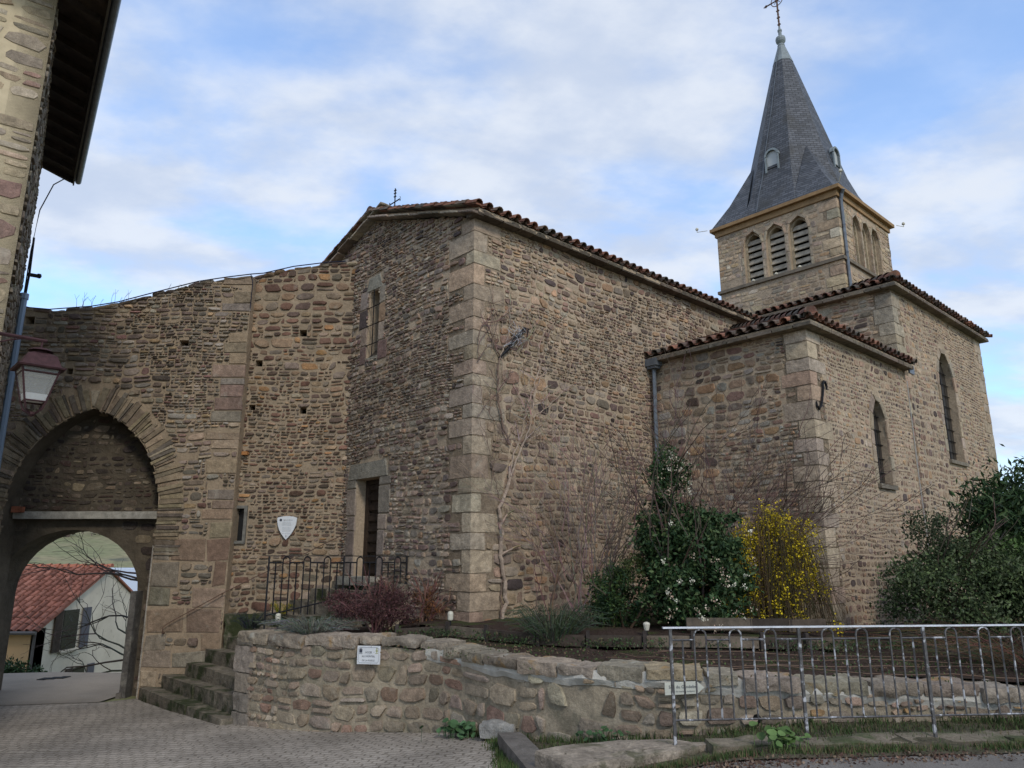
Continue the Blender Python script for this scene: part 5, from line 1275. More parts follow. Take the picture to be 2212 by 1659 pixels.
# ================================================================== BEYOND THE GATE
hs_ = thing('village_house', 'cream and peach house with red tiled roof seen through the gate arch', 'house', (-18, 30, -4))
hz0 = -6.0; ze = -.72; zr = 1.25; HX = -16.55; Y0, Y1 = 27.3, 35.3
m_ = MB(); m_.box((-40, Y0, hz0), XV*(40+HX), YV*.3, ZV*(ze-hz0)); link('front_wall', m_, peach, hs_)
m_ = MB(); ymid = (Y0+Y1)/2; m_.add([(HX, Y0, hz0), (HX, Y1, hz0), (HX, Y1, ze), (HX, ymid, zr-.05), (HX, Y0, ze), (HX-.3, Y0, hz0), (HX-.3, Y1, hz0), (HX-.3, Y1, ze), (HX-.3, ymid, zr-.05), (HX-.3, Y0, ze)], [(0, 1, 2, 3, 4), (0, 4, 9, 5), (1, 6, 7, 2)]); link('gable_wall', m_, cream, hs_)
rf2 = MB(); sl2 = (zr-ze)/(ymid-Y0); t2 = math.atan(sl2); upv = YV*math.cos(t2)+ZV*math.sin(t2)
tiles(rf2, np.array([-30.0, Y0-.35, ze-.12]), XV, upv, 30+HX+.15, lambda x: 4.35/math.cos(t2), seed=101, pitch=.27, expo=.4, cols=[(.21, .085, .06), (.17, .07, .05), (.25, .11, .08)])
tiles(rf2, np.array([-40.0, Y0-.35, ze-.12]), XV, upv, 10, lambda x: 4.35/math.cos(t2), seed=102, pitch=.5, expo=1, cols=[(.36, .13, .08)])
slab(rf2, [(-40, Y0-.3, ze-.02), (HX+.1, Y0-.3, ze-.02), (HX+.1, ymid, zr+.05), (-40, ymid, zr+.05)], .08, (.3, .12, .08)); slab(rf2, [(-40, ymid, zr+.05), (HX+.1, ymid, zr+.05), (HX+.1, Y1+.3, ze-.02), (-40, Y1+.3, ze-.02)], .08, (.3, .12, .08))
ridge_tiles(rf2, (HX+.15, ymid, zr+.06), (-40, ymid, zr+.06), 6, r=.14, cols=[(.36, .13, .08)])
ro2 = link('roof', rf2, mat('red tile', attr=True, rough=.9, noise=[(5, .75, 1.2, None)]), hs_)
m_ = MB(); p_ = (-21.3, 30.4, 0); m_.box((-21.9, 30.2, .3), XV*.75, YV*.6, ZV*1.55); ch_ = link('chimney', m_, cream, ro2)
m_ = MB(); m_.box((-22.0, 30.1, 1.86), XV*.95, YV*.8, ZV*.07); m_.box((-21.95, 30.15, 2.17), XV*.85, YV*.7, ZV*.07)
for x in (-21.9, -21.55, -21.2): m_.box((x-.02, 30.2, 1.93), XV*.08, YV*.6, ZV*.24)
link('chimney_cap', m_, zinc, hs_) if False else link('chimney_cap', m_, cream, ro2)
m_ = MB(); m_.tube([(-20.6, 30.6, 1.0), (-20.6, 30.6, 4.2)], .02, 4); link('aerial', m_, iron, ro2)
gu = MB(); gu.tube([(-40, Y0-.42, ze-.12), (HX+.1, Y0-.42, ze-.12)], .07, 6); gu.tube([(HX-.12, Y0-.1, ze-.2), (HX-.12, Y0-.1, hz0)], .05, 6); link('gutter', gu, mat('dark gutter', (.10, .09, .085), .6), hs_)
for (y_, wd_, z0, z1, sL, sR) in ((28.6, .95, -1.6, -.2, (28.0, .45), (29.75, .55)), (29.6, .8, -3.6, -2.35, (29.1, .42), (30.55, .45))):
    m_ = MB(); m_.box((HX-.02, y_, z0), XV*.05, YV*wd_, ZV*(z1-z0)); w_ = link('window', m_, glass, hs_)
    for (yy, ww), mm_ in ((sL, wood_dark), (sR, shutter)):
        m_ = MB(); m_.box((HX+.03, yy, z0-.03), XV*.05, YV*ww, ZV*(z1-z0+.06)); link('shutter', m_, mm_, w_)
    m_ = MB(); m_.box((HX, y_-.1, z0-.1), XV*.12, YV*(wd_+.2), ZV*.08); link('sill', m_, cream, w_)
m_ = MB(); m_.box((-20.3, Y0-.05, -3.2), XV*.0+XV*-.9, YV*.06, ZV*1.5); link('window', m_, glass, hs_)
# far field, greenhouse strip and wooded slope
gh = MB(); gh.box((-75, 110, -6.5), XV*34, YV*8, ZV*7.0); gh2 = gh; solo('greenhouse_shed', gh, mat('pale polythene', (.50, .56, .68), .5), 'long low pale shed with flat roof far down in the valley beyond the red roof', 'shed', (-58, 114, -6.5))
dome = MB(); dome.lathe((-18.9, 33.0, .2), [(.5, 0), (.5, .6), (.45, .8), (.3, .97), (.1, 1.05)], 16); solo('round_vent', dome, mat('dark metal vent', (.04, .035, .035), .7), 'dark domed vent behind the red roof ridge', 'vent', (-18.9, 33.0, -.2))
# drain grate in the lane
dg = MB()
for k in range(3):
    p_ = onz(95+k*21-5, 1470-k*1.5, -1.02); dg.box((p_[0]-.12, p_[1], g(p_[0], p_[1])+.015), XV*.17, YV*.30, ZV*.012)
solo('drain_grate', dg, black_m, 'slotted drain grate in the lane under the gate arch', 'drain', (-8.5, 15.6, -1))

# ================================================================== PLANTS
rng = np.random.default_rng(5)
def leaves(mb, P, size, cols, rng, up=.35, asp=.5, droop=0, szv=.35):
    P = np.asarray(P, float); n = len(P)
    if n == 0: return
    d = rng.normal(size=(n, 3)); d[:, 2] += up; d /= np.linalg.norm(d, axis=1)[:, None]
    q = rng.normal(size=(n, 3)); s_ = np.cross(d, q); s_ /= np.linalg.norm(s_, axis=1)[:, None]
    nrm = np.cross(d, s_)
    sz = (size*(1+rng.uniform(-szv, szv, n)))[:, None]
    v0 = P; v1 = P+d*sz*.5+s_*sz*asp*.5+nrm*sz*.08; v2 = P+d*sz-nrm*sz*.1*0; v3 = P+d*sz*.5-s_*sz*asp*.5+nrm*sz*.08
    V = np.stack([v0, v1, v2, v3], 1).reshape(-1, 3); b = len(mb.v)
    cols = np.asarray(cols); ci = rng.integers(0, len(cols), n); k = rng.uniform(.7, 1.3, n)[:, None]; cc3 = np.repeat(cols[ci]*k, 4, 0)
    mb.v.extend(map(tuple, V.tolist())); mb.c.extend(map(tuple, cc3.tolist())); mb.u.extend([(0, 0)]*(4*n))
    idx = (np.arange(n)*4+b)[:, None]+np.arange(4)[None]; mb.f.extend(idx.tolist()); mb.m.extend([0]*n)
def clump_pts(c, rad, n, rng, k=30, cr=.28, shell=.75, flat=0, bias=None):
    """points in clumps scattered over an ellipsoid's volume, mostly its shell"""
    c = np.array(c, float); rad = np.array(rad, float)
    d = rng.normal(size=(k, 3)); d /= np.linalg.norm(d, axis=1)[:, None]; r = shell+(1-shell)*rng.random(k)**.5; r *= rng.uniform(.78, 1.05, k); cen = c+d*rad*r[:, None]
    i = rng.integers(0, k, n); m = np.mean(rad)
    return cen[i]+rng.normal(size=(n, 3))*cr*m*np.array([1, 1, .8])*.6
def branch(mb, p, d, ln, r, depth, rg, col, spread=.55, nkid=(2, 3), grav=0, wig=.12, minr=.0025, tips=None):
    p = np.array(p, float); d = np.array(d, float); pts = [p]; n = 4
    for i in range(n):
        d = d+np.array([rg.gauss(0, wig), rg.gauss(0, wig), rg.gauss(0, wig)+grav]); d /= np.linalg.norm(d); p = p+d*ln/n; pts.append(p)
    mb.tube(pts, [max(minr, r*(1-.45*i/n)) for i in range(n+1)], 5 if r > .02 else 3, col=tuple(q*rg.uniform(.8, 1.2) for q in col), cap=False)
    if tips is not None and depth <= 1: tips.extend(pts[1:])
    if depth <= 0: return
    for k in range(rg.randint(*nkid)):
        i = rg.choice([2, 3, 4, 4]); q = np.array([rg.gauss(0, 1), rg.gauss(0, 1), rg.gauss(0, .8)]); q -= d*(q@d); q /= np.linalg.norm(q)+1e-6
        nd = d+q*spread*rg.uniform(.6, 1.3); nd /= np.linalg.norm(nd)
        branch(mb, pts[i], nd, ln*rg.uniform(.55, .85), r*.58, depth-1, rg, col, spread, nkid, grav, wig, minr, tips)
GR_DK = [(.018, .034, .018), (.026, .046, .022), (.040, .062, .028), (.014, .026, .016)]
GR_VIB = [(.018, .040, .016), (.030, .060, .022), (.045, .080, .030), (.065, .095, .035)]
def gz(x, y): return GZ(x, y)+.12
# viburnum with white flower heads
def shrub(name, label, cat, base, parts, m=leaf, stems=6, stemh=1.0, seedv=1, extra=None, stemcol=(.08, .06, .045)):
    root = thing(name, label, cat, base); r_ = random.Random(seedv); rn_ = np.random.default_rng(seedv)
    mb = MB()
    for (c, rad, n, k, size, cols, kw) in parts:
        leaves(mb, clump_pts(np.array(base)+np.array(c), rad, n, rn_, k=k, cr=kw.get('cr', .3), shell=kw.get('shell', .6)), size, cols, rn_, up=kw.get('up', .2), asp=kw.get('asp', .5))
    link('foliage', mb, m, root)
    st = MB()
    for k in range(stems): branch(st, np.array(base)+np.array([r_.uniform(-.1, .1), r_.uniform(-.1, .1), -.1]), (r_.uniform(-.45, .45), r_.uniform(-.3, .3), 1), stemh, .022, 2, r_, stemcol)
    link('stems', st, bark, root)
    if extra: extra(root, rn_, r_)
    return root
def vib_flowers(root, rn_, r_):
    m_ = MB(); b = np.array(root.location)
    for k in range(60):
        a = r_.uniform(-2.3, .1); z = r_.choice([r_.uniform(.1, 1.7), r_.uniform(.2, 1.3), r_.uniform(1.8, 2.7)]); rad = .84 if z < 1.75 else .30
        c = b+np.array([math.cos(a)*rad*1.02, math.sin(a)*rad*.95, z]) if z < 1.75 else b+np.array([-.33+math.cos(a)*.33, math.sin(a)*.33, z])
        white = r_.random() < .3
        leaves(m_, c+rn_.normal(size=(16, 3))*(.018 if white else .035), .024, [(.60, .57, .46)] if white else [(.38, .30, .22), (.46, .40, .31), (.30, .2, .15)], rn_, asp=.9)
    link('flower_heads', m_, leaf_dull, root)
vb0 = onz(1470, 1356, .62); vb0 = vb0*1.0; vx, vy = 2.70, 11.35
shrub('viburnum_shrub', 'big dark evergreen shrub with white flower heads and a tall narrow top against the nave', 'shrub', (vx, vy, gz(vx, vy)),
      [((0, 0, .75), (.74, .68, .78), 12500, 70, .075, GR_VIB, dict(cr=.26, shell=.55, asp=.55)), ((.05, 0, 1.35), (.50, .42, .42), 3800, 24, .07, GR_VIB, dict(cr=.3)),
       ((-.30, 0, 2.05), (.24, .24, .72), 3300, 28, .07, GR_VIB, dict(cr=.34)), ((-.52, .05, 1.4), (.3, .3, .5), 1300, 10, .07, GR_VIB, {}), ((.6, 0, 1.35), (.3, .3, .3), 900, 8, .07, GR_VIB, {})], stems=7, stemh=1.6, seedv=3, extra=vib_flowers)
sx_, sy_ = 1.62, 11.55
shrub('bay_shrub', 'low dark green bush just left of the tall viburnum', 'shrub', (sx_, sy_, gz(sx_, sy_)), [((0, 0, .48), (.48, .42, .45), 6500, 34, .058, [(.018, .04, .018), (.03, .058, .02), (.05, .08, .02)], dict(asp=.35)), ((.1, -.1, .95), (.3, .25, .2), 900, 8, .05, [(.06, .075, .02), (.04, .06, .02)], dict(asp=.3))], stems=5, stemh=.7, seedv=5)
# winter jasmine: arching twigs and yellow flowers
jx, jy = 3.82, 11.6; jb = np.array([jx, jy, gz(jx, jy)]); jr = thing('winter_jasmine', 'yellow flowering jasmine bush tumbling from the chapel corner', 'shrub', jb)
tw = MB(); fl_ = MB(); r_ = random.Random(8); rn_ = np.random.default_rng(8); TP = []
for k in range(560):
    x0 = r_.uniform(-.78, .74); top = np.array([x0*1.0+r_.uniform(-.15, .15), r_.uniform(-.3, .3), (2.35-.55*abs(x0)-.3*(x0 < 0))*r_.uniform(.4, 1.0)]); bot = np.array([x0*1.28+r_.uniform(-.15, .15), -.28+r_.uniform(-.15, .15), r_.uniform(-.1, .35)])
    st = np.array([x0*.35, .1, 0.0]); pts = []
    for i in range(10):
        t = i/9; p = (1-t)**3*st+3*(1-t)**2*t*(st*.4+top*np.array([.7, 1, 1.1]))+3*(1-t)*t*t*(top*1.05+ZV*.1)+t**3*bot; pts.append(jb+p+np.array([vn(t*4, k, 0), vn(t*4, k, 5), vn(t*4, k, 9)])*.04)
    tw.tube(pts, .0035, 3, col=r_.choice([(.10, .085, .04), (.14, .09, .05), (.08, .06, .03)]), cap=False)
    for i in range(3, 10):
        if r_.random() < .8: TP.append(pts[i])
TP = np.array(TP); 
w_ = np.array([vn(p[0]*3.2, p[1]*3, p[2]*3.2) for p in TP]); TP = TP[w_ > -.25]
fp = TP[rng.integers(0, len(TP), 2700)]; fp = np.repeat(fp, 6, 0)+rng.normal(size=(16200, 3))*np.array([.025, .025, .05])
leaves(fl_, fp, .026, [(.46, .34, .012), (.58, .44, .02), (.34, .25, .012)], rn_, asp=.95)
lp = TP[rng.integers(0, len(TP), 3000)]+rng.normal(size=(3000, 3))*.05; lfm = MB(); leaves(lfm, lp, .03, [(.05, .06, .02), (.08, .07, .03)], rn_, asp=.4)
link('twigs', tw, bark, jr); link('flowers', fl_, leaf_dull, jr); link('foliage', lfm, leaf_dull, jr)
# tall bare branches behind the viburnum (fan to the right)
bb_ = np.array([2.95, 12.3, gz(2.95, 12.3)]); bt = thing('bare_shrub', 'leafless brown shrub fanning to the right behind the viburnum', 'shrub', bb_); m_ = MB(); r_ = random.Random(17)
for k in range(26):
    branch(m_, bb_+np.array([r_.uniform(-.15, .15), r_.uniform(-.1, .1), 0]), (r_.uniform(-.35, 1.25), r_.uniform(-.15, .25), 1.0), r_.uniform(1.2, 1.9), .015, 3, r_, (.085, .055, .045), spread=.42, nkid=(2, 4), grav=.01, minr=.0035)
link('branches', m_, bark, bt)
# pale twiggy shrub left of the viburnum
bb_ = np.array([1.28, 12.75, gz(1.3, 12.7)]); bt = thing('twiggy_shrub', 'leafless greyish pink twiggy shrub against the nave wall', 'shrub', bb_); m_ = MB(); r_ = random.Random(19)
for k in range(26):
    branch(m_, bb_+np.array([r_.uniform(-.3, .35), r_.uniform(-.1, .1), 0]), (r_.uniform(-.45, .45), r_.uniform(-.1, .15), 1.0), r_.uniform(1.0, 1.6), .013, 3, r_, (.21, .155, .125), spread=.36, nkid=(2, 4), minr=.003)
link('branches', m_, bark, bt)
bb_ = np.array([.55, 12.6, gz(.5, 12.6)]); bt = thing('bare_sapling', 'thin leafless sapling stems rising behind the rosemary', 'shrub', bb_); m_ = MB(); r_ = random.Random(23)
for k in range(6): branch(m_, bb_+np.array([r_.uniform(-.15, .15), 0, 0]), (r_.uniform(-.3, .3), 0, 1.0), r_.uniform(.8, 1.25), .010, 2, r_, (.12, .075, .055), spread=.5, minr=.003)
link('branches', m_, bark, bt)
# creeper on the nave corner
vr = thing('wall_creeper', 'leafless creeper with pale twisted stems climbing the nave wall corner', 'climber', wpl(0)(1080, 1335)); m_ = MB(); r_ = random.Random(29); F = wpl(-.03)
def vine(pxs, r0, r1, col, kids=0, jit=.012):
    pts = []
    for (a, b), (c, d) in zip(pxs[:-1], pxs[1:]):
        n = max(2, int(math.hypot(c-a, d-b)/9))
        for i in range(n): t = i/n; pts.append(F(a+(c-a)*t, b+(d-b)*t)-WV*(.02+r_.random()*.03)+np.array([0, 0, 1])*r_.gauss(0, jit)+SV*r_.gauss(0, jit))
    pts.append(F(*pxs[-1])-WV*.02); n = len(pts)
    m_.tube(pts, [r0+(r1-r0)*i/(n-1) for i in range(n)], 6 if r0 > .015 else 4, col=col, cap=False)
    for k in range(kids):
        i = r_.randrange(n//4, n); p = pts[i]; d = SV*r_.uniform(-1, 1)+ZV*r_.uniform(.1, 1)
        branch(m_, p, d/np.linalg.norm(d), r_.uniform(.15, .5), r1*1.0+.003, 1, r_, col, spread=.5, nkid=(1, 3), minr=.003)
PALE = (.34, .26, .20); BRN = (.16, .11, .085)
vine([(1080, 1336), (1090, 1300), (1086, 1240), (1078, 1200), (1082, 1160), (1076, 1100), (1092, 1060), (1100, 1030)], .038, .028, PALE, 4)
vine([(1078, 1336), (1082, 1250), (1080, 1180)], .012, .010, BRN)
vine([(1100, 1030), (1115, 985), (1140, 930), (1148, 880), (1152, 830), (1165, 790), (1160, 745)], .022, .008, PALE, 12)
vine([(1096, 1035), (1108, 980), (1125, 935), (1140, 860)], .018, .006, PALE, 8)
vine([(1148, 900), (1180, 880), (1215, 845), (1225, 800)], .010, .003, PALE, 8)
vine([(1140, 950), (1165, 935), (1200, 925), (1230, 880)], .008, .003, PALE, 6)
vine([(1100, 965), (1085, 920), (1074, 870), (1073, 800), (1077, 770), (1066, 745), (1052, 700), (1042, 695), (1032, 720), (1030, 780)], .020, .008, BRN, 10)
vine([(1077, 770), (1090, 745), (1100, 700), (1098, 660)], .011, .004, PALE, 6)
vine([(1085, 940), (1060, 905), (1040, 870), (1020, 850)], .007, .003, BRN, 5)
vine([(1080, 1100), (1060, 1010), (1050, 950), (1030, 900)], .008, .003, BRN, 5)
vine([(1140, 850), (1120, 800), (1110, 770), (1135, 735), (1150, 700)], .008, .003, PALE, 8)
vine([(1190, 950), (1195, 900), (1175, 850), (1165, 820)], .006, .003, PALE, 3)
for k in range(26):
    x, y = r_.uniform(1040, 1235), r_.uniform(690, 1080); dd = r_.uniform(-30, 30); vine([(x, y), (x+dd*.5, y-r_.uniform(20, 50)), (x+dd, y-r_.uniform(50, 100))], .006, .0025, r_.choice([PALE, BRN]), 2, .008)
wl = vr; link('stems', m_, bark, vr)
wsp = MB()
for k in range(40): a = F(1112+r_.gauss(0, 8), 730+r_.gauss(0, 10)); d = SV*r_.uniform(-1, 1)+ZV*r_.uniform(-.8, 1); wsp.tube([a-WV*.09, a+d*.08-WV*.12, a+d*r_.uniform(.12, .26)-WV*.08], .004, 3, col=(.36, .36, .38), cap=False)
link('dry_wisps', wsp, bark, vr)
# rosemary
def tuft(name, label, base, n, rad, h, cols, seedv, wd=.006, curl=1.0, cat='shrub', mm=leaf_dull, leafy=True):
    root = thing(name, label, cat, base); m_ = MB(); r_ = random.Random(seedv); rn_ = np.random.default_rng(seedv); PP = []
    for k in range(n):
        a = r_.uniform(0, 6.283); q = r_.random()**.5; b0 = np.array(base)+np.array([math.cos(a)*rad*q*.5, math.sin(a)*rad*q*.4, 0]); out_ = np.array([math.cos(a), math.sin(a)*.8, 0])*rad*r_.uniform(.3, 1.1); hh_ = h*r_.uniform(.4, 1.1)
        pts = [b0, b0+out_*.35+ZV*hh_*.55, b0+out_*.7+ZV*hh_, b0+out_*(1+.2*curl)+ZV*hh_*r_.uniform(.8, 1.3 if r_.random() < .5 else .9)]
        m_.tube(pts, [wd, wd*.8, wd*.6, wd*.3], 3, col=tuple(q_*r_.uniform(.7, 1.3) for q_ in r_.choice(cols)), cap=False)
        for i in range(1, 4):
            for j in range(8): t = r_.random(); PP.append(pts[i-1]*(1-t)+pts[i]*t)
    if leafy: leaves(m_, PP, .035, cols, rn_, up=.6, asp=.18)
    link('foliage', m_, mm, root); return root
tuft('rosemary_bush', 'grey green rosemary spilling over the timber edging', (.58, 10.78, GZ(.6, 10.8)+.08), 190, .50, .42, [(.055, .075, .040), (.075, .09, .06), (.04, .055, .03)], 61, cat='herb bush')
tuft('lavender_bush', 'silvery grey lavender trailing over the left end of the garden wall', (-3.05, 11.85, .50), 210, .52, .22, [(.12, .135, .105), (.09, .10, .085), (.16, .16, .13)], 62, cat='herb bush')
tuft('low_plant', 'dark spiky plant at the foot of the landing railing', (-4.35, 12.95, .5), 60, .25, .22, [(.035, .05, .03), (.03, .03, .04)], 63, cat='plant')
shrub('purple_shrub', 'low spreading shrub with purple brown twigs in front of the landing railing', 'shrub', (-2.1, 12.15, .50), [((0, 0, .40), (.62, .42, .33), 9500, 50, .034, [(.075, .034, .036), (.11, .05, .048), (.055, .028, .028)], dict(asp=.4, cr=.3, shell=.4)), ((-.55, .1, .40), (.35, .3, .22), 2200, 14, .032, [(.085, .04, .04), (.11, .05, .05)], dict(asp=.4))], m=leaf_dull, stems=16, stemh=.5, seedv=12, stemcol=(.13, .065, .055))
shrub('orange_shrub', 'small shrub with orange brown winter leaves right of the purple shrub', 'shrub', (-1.42, 12.4, .55), [((0, 0, .36), (.26, .25, .32), 1700, 18, .038, [(.20, .085, .03), (.13, .06, .03), (.10, .05, .04)], dict(asp=.4, shell=.3))], m=leaf_dull, stems=9, stemh=.5, seedv=13, stemcol=(.15, .08, .06))
tuft('yellow_flower_plant', 'small plant with yellow flowers on the step beside the rampart', (-4.35, 14.6, .62), 26, .16, .18, [(.30, .22, .01), (.07, .09, .02)], 64, cat='plant')
# right hand bushes
shrub('grey_green_bush', 'grey green bush with small leaves beside the transept wall, behind the street railing', 'shrub', (6.85, 11.6, .42), [((0, 0, .65), (1.15, .8, .75), 20000, 90, .06, [(.055, .080, .030), (.085, .115, .045), (.035, .052, .022), (.10, .12, .065)], dict(asp=.5)), ((-.35, .2, 1.5), (.45, .4, .4), 1800, 18, .05, [(.045, .06, .03), (.03, .045, .02)], {}), ((1.25, .2, .85), (.9, .6, .8), 12000, 50, .085, [(.04, .072, .02), (.07, .115, .035)], dict(asp=.5))], m=leaf_dull, stems=8, stemh=1.1, seedv=14)
shrub('laurel_bush', 'tall dark glossy laurel bush at the right edge of the garden', 'shrub', (9.15, 12.6, .2), [((0, 0, 1.55), (1.45, 1.2, 1.5), 30000, 110, .125, [(.022, .048, .016), (.035, .070, .022), (.016, .032, .014), (.055, .085, .03)], dict(asp=.32, up=.7, cr=.25)), ((.6, 0, 2.3), (.9, .8, .85), 9000, 34, .12, [(.028, .055, .018), (.045, .08, .025)], dict(asp=.32, up=.7)), ((-.35, -.1, 1.1), (1.05, .9, 1.0), 12000, 50, .12, [(.022, .045, .016), (.03, .055, .02)], dict(asp=.32, up=.6)), ((1.5, 0, .7), (.8, .8, .8), 4000, 24, .12, [(.022, .045, .016), (.03, .055, .02)], dict(asp=.32))], stems=6, stemh=1.3, seedv=15)
tuft('dry_brush', 'tangle of dry brown brush behind the right half of the street railing', (6.6, 9.6, .38), 420, 1.5, .38, [(.13, .075, .045), (.08, .05, .035), (.05, .06, .03)], 65, wd=.005, cat='brush')
tuft('dark_ground_plant', 'dark low plant at the right end of the garden bed', (7.9, 9.3, .3), 300, .8, .5, [(.03, .035, .02), (.05, .06, .035)], 66, wd=.006, cat='plant')
tl = MB(); r_ = random.Random(2)
for k in range(9): x = r_.uniform(9.0, 9.9); b_ = np.array([x, 13.0, 2.7]); branch(tl, b_, (r_.uniform(-.3, .3), 0, 1), r_.uniform(.3, .5), .004, 1, r_, (.09, .07, .05), spread=.4, minr=.0025)
o_ = solo('laurel_twigs', tl, bark, 'bare twigs poking above the laurel bush', 'twigs', (9.5, 13.0, 2.6))
# bare tree beyond the gate
tb = np.array([-10.6, 22.5, -2.6]); tr = thing('bare_tree', 'leafless dark tree beyond the gate arch in front of the cream house', 'tree', tb); m_ = MB(); r_ = random.Random(77)
m_.tube([tb, tb+np.array([-.1, 0, 1.6]), tb+np.array([-.05, 0, 3.2]), tb+np.array([-.3, 0, 4.6])], [.2, .17, .13, .08], 8, col=(.05, .042, .036)); link('trunk', m_, bark, tr)
m_ = MB()
for k in range(10):
    z_ = r_.uniform(1.2, 4.4); a = r_.uniform(-.25, .25); branch(m_, tb+np.array([-.08, 0, z_]), (-1, r_.uniform(-.5, .5), r_.uniform(-.35, .55)), r_.uniform(1.1, 2.0), .034, 3, r_, (.075, .06, .05), spread=.6, nkid=(2, 3), wig=.18, minr=.005)
link('crown', m_, bark, tr)
# green bush at the edge of the lane beyond the arch
shrub('roadside_bush', 'small green bush at the left verge of the lane beyond the arch', 'shrub', (-12.6, 19.6, -1.45), [((0, 0, .25), (.9, .5, .35), 3200, 20, .08, [(.03, .06, .02), (.05, .09, .03)], {})], stems=3, stemh=.4, seedv=18)
# hillside trees seen through the arch
ht = MB(); r_ = random.Random(88); rn_ = np.random.default_rng(88)
for k in range(150):
    az_ = R(r_.uniform(-40, -20)); rr_ = r_.uniform(450, 700); x, y = rr_*math.sin(az_), rr_*math.cos(az_); z_ = g(x, y)
    leaves(ht, np.array([x, y, z_+3])+rn_.normal(size=(70, 3))*np.array([3.5, 3.5, 2.2]), 2.2, [(.09, .07, .055), (.06, .065, .04), (.12, .09, .07)], rn_, asp=.8)
struct('hillside_wood', ht, leaf_dull, kind='stuff', label='far wooded hillside across the valley seen through the gate arch', cat='wood')

# ================================================================== SMALL GROUND THINGS
km = MB(); kp = [(-.30, 9.9), (.02, 9.0), (.12, 8.1), (.28, 7.2), (.42, 6.4), (.55, 5.3)]
rough_block(km, (.17, 7.45, g(.17, 7.45)+.00), np.array([.42, -2.6, .12]), np.array([.26, .03, 0]), ZV*.20, rnd=.05, amp=.03, n=8, fr=3); solo('kerb_stone', km, kerb_m, 'long dark worn kerbstone edging the sett paving', 'kerbstone', (.17, 7.45, -.2))
km = MB(); rough_block(km, (-.16, 9.35, g(-.16, 9.35)+.10), np.array([.42, -.12, 0]), np.array([.05, .22, 0]), ZV*.17, rnd=.3, amp=.03, n=6, col=(.27, .26, .24)); solo('grey_boulder', km, stone, 'small rounded grey stone at the foot of the garden wall by the kerb', 'stone', (-.16, 9.35, -.3))
km = MB()
Pc = [onz(1150, 1625, -.02), onz(1235, 1657, -.02), onz(1330, 1645, -.02), onz(1480, 1620, -.02), onz(1560, 1606, -.02), onz(1440, 1598, -.02), onz(1240, 1607, -.02)]
c_ = (Pc[0]+Pc[4])/2
top_ = []; n = len(Pc)
m_ = MB(); Q = []
for i in range(n):
    a, b = Pc[i], Pc[(i+1) % n]
    for k in range(4): q = a+(b-a)*k/4; Q.append(q+np.array([vn(q[0]*4, q[1]*4, 1), vn(q[0]*4, q[1]*4, 8), 0])*.03)
n = len(Q); cen = sum(Q)/n
rings_ = [(1.0, -.16), (1.0, -.02), (.985, .005), (.6, .012), (.2, .01)]
vs = [cen+(q-cen)*s_+ZV*(z_+.012*vn(q[0]*6, q[1]*6, s_*7)) for s_, z_ in rings_ for q in Q]
m_.add(vs, [(i*n+k, i*n+(k+1) % n, (i+1)*n+(k+1) % n, (i+1)*n+k) for i in range(len(rings_)-1) for k in range(n)]+[tuple(4*n+k for k in range(n))])
solo('stone_slab', m_, slab_m, 'pale flat worn stone slab at the end of the street railing', 'stone slab', cen)
# low kerb ledge under the street railing
m_ = MB(); r_ = random.Random(5); x = 1.75
while x < 9:
    l_ = r_.uniform(.5, 1.1); y_ = 7.17+(x+l_/2-1.44)*.09; rough_block(m_, (x+l_/2, y_, -.045), XV*(l_-.015)+YV*.09*l_, YV*.34, ZV*.13, seed=x*3, rnd=.08, amp=.022, n=6, fr=4); x += l_
solo('kerb_ledge', m_, mat('mossy ledge', (.18, .15, .11), .97, noise=[(5, .6, 1.3, None), (2.6, .48, .62, (.06, .07, .03)), (40, .8, 1.2, None)], bump=[(8, .8, .04), (40, .5, .01)]), 'low worn stone ledge carrying the street railing beside the road', 'kerb', (4, 7.3, -.1))
# weeds and grass
wd = MB(); rn_ = np.random.default_rng(31)
def blades(mb, P, h, rn_, cols, wdt=.006):
    n = len(P); a = rn_.uniform(0, 6.28, n); ln_ = rn_.uniform(.0, .7, n)*h; hh_ = h*rn_.uniform(.4, 1.2, n)
    P = np.array(P); dx = np.stack([np.cos(a), np.sin(a), 0*a], 1); sd_ = np.stack([-np.sin(a), np.cos(a), 0*a], 1)*wdt
    V = np.stack([P-sd_, P+sd_, P+dx*ln_[:, None]+np.array([0, 0, 1])*hh_[:, None]], 1).reshape(-1, 3); b = len(mb.v)
    cols = np.array(cols)[rn_.integers(0, len(cols), n)]*rn_.uniform(.7, 1.3, n)[:, None]
    mb.v.extend(map(tuple, V.tolist())); mb.c.extend(map(tuple, np.repeat(cols, 3, 0).tolist())); mb.u.extend([(0, 0)]*(3*n)); mb.f.extend((np.arange(n*3).reshape(-1, 3)+b).tolist()); mb.m.extend([0]*n)
def strip(pts, n, sp, rn_, zf=g, dz=0):
    P = np.array(pts, float); s_ = np.concatenate([[0], np.cumsum(np.linalg.norm(np.diff(P, axis=0), axis=1))]); t = rn_.uniform(0, s_[-1], n)
    # patchy along the line
    w = np.array([vn(q*2.3, 1.7, 0)+.6*vn(q*6, 4, 0) for q in t]); t = t[w > np.quantile(w, .3)]
    x = np.interp(t, s_, P[:, 0])+rn_.normal(size=len(t))*sp; y = np.interp(t, s_, P[:, 1])+rn_.normal(size=len(t))*sp
    return np.array([(a, b, zf(a, b)+dz) for a, b in zip(x, y)])
GC = [(.05, .085, .025), (.07, .10, .035), (.035, .06, .02), (.10, .095, .045)]
base_line = [tuple(frw(u, 0, .06)[:2]) for u in np.linspace(4.6, 16, 40)]
P = strip(base_line, 5200, .06, rn_); blades(wd, P, .10, rn_, GC)
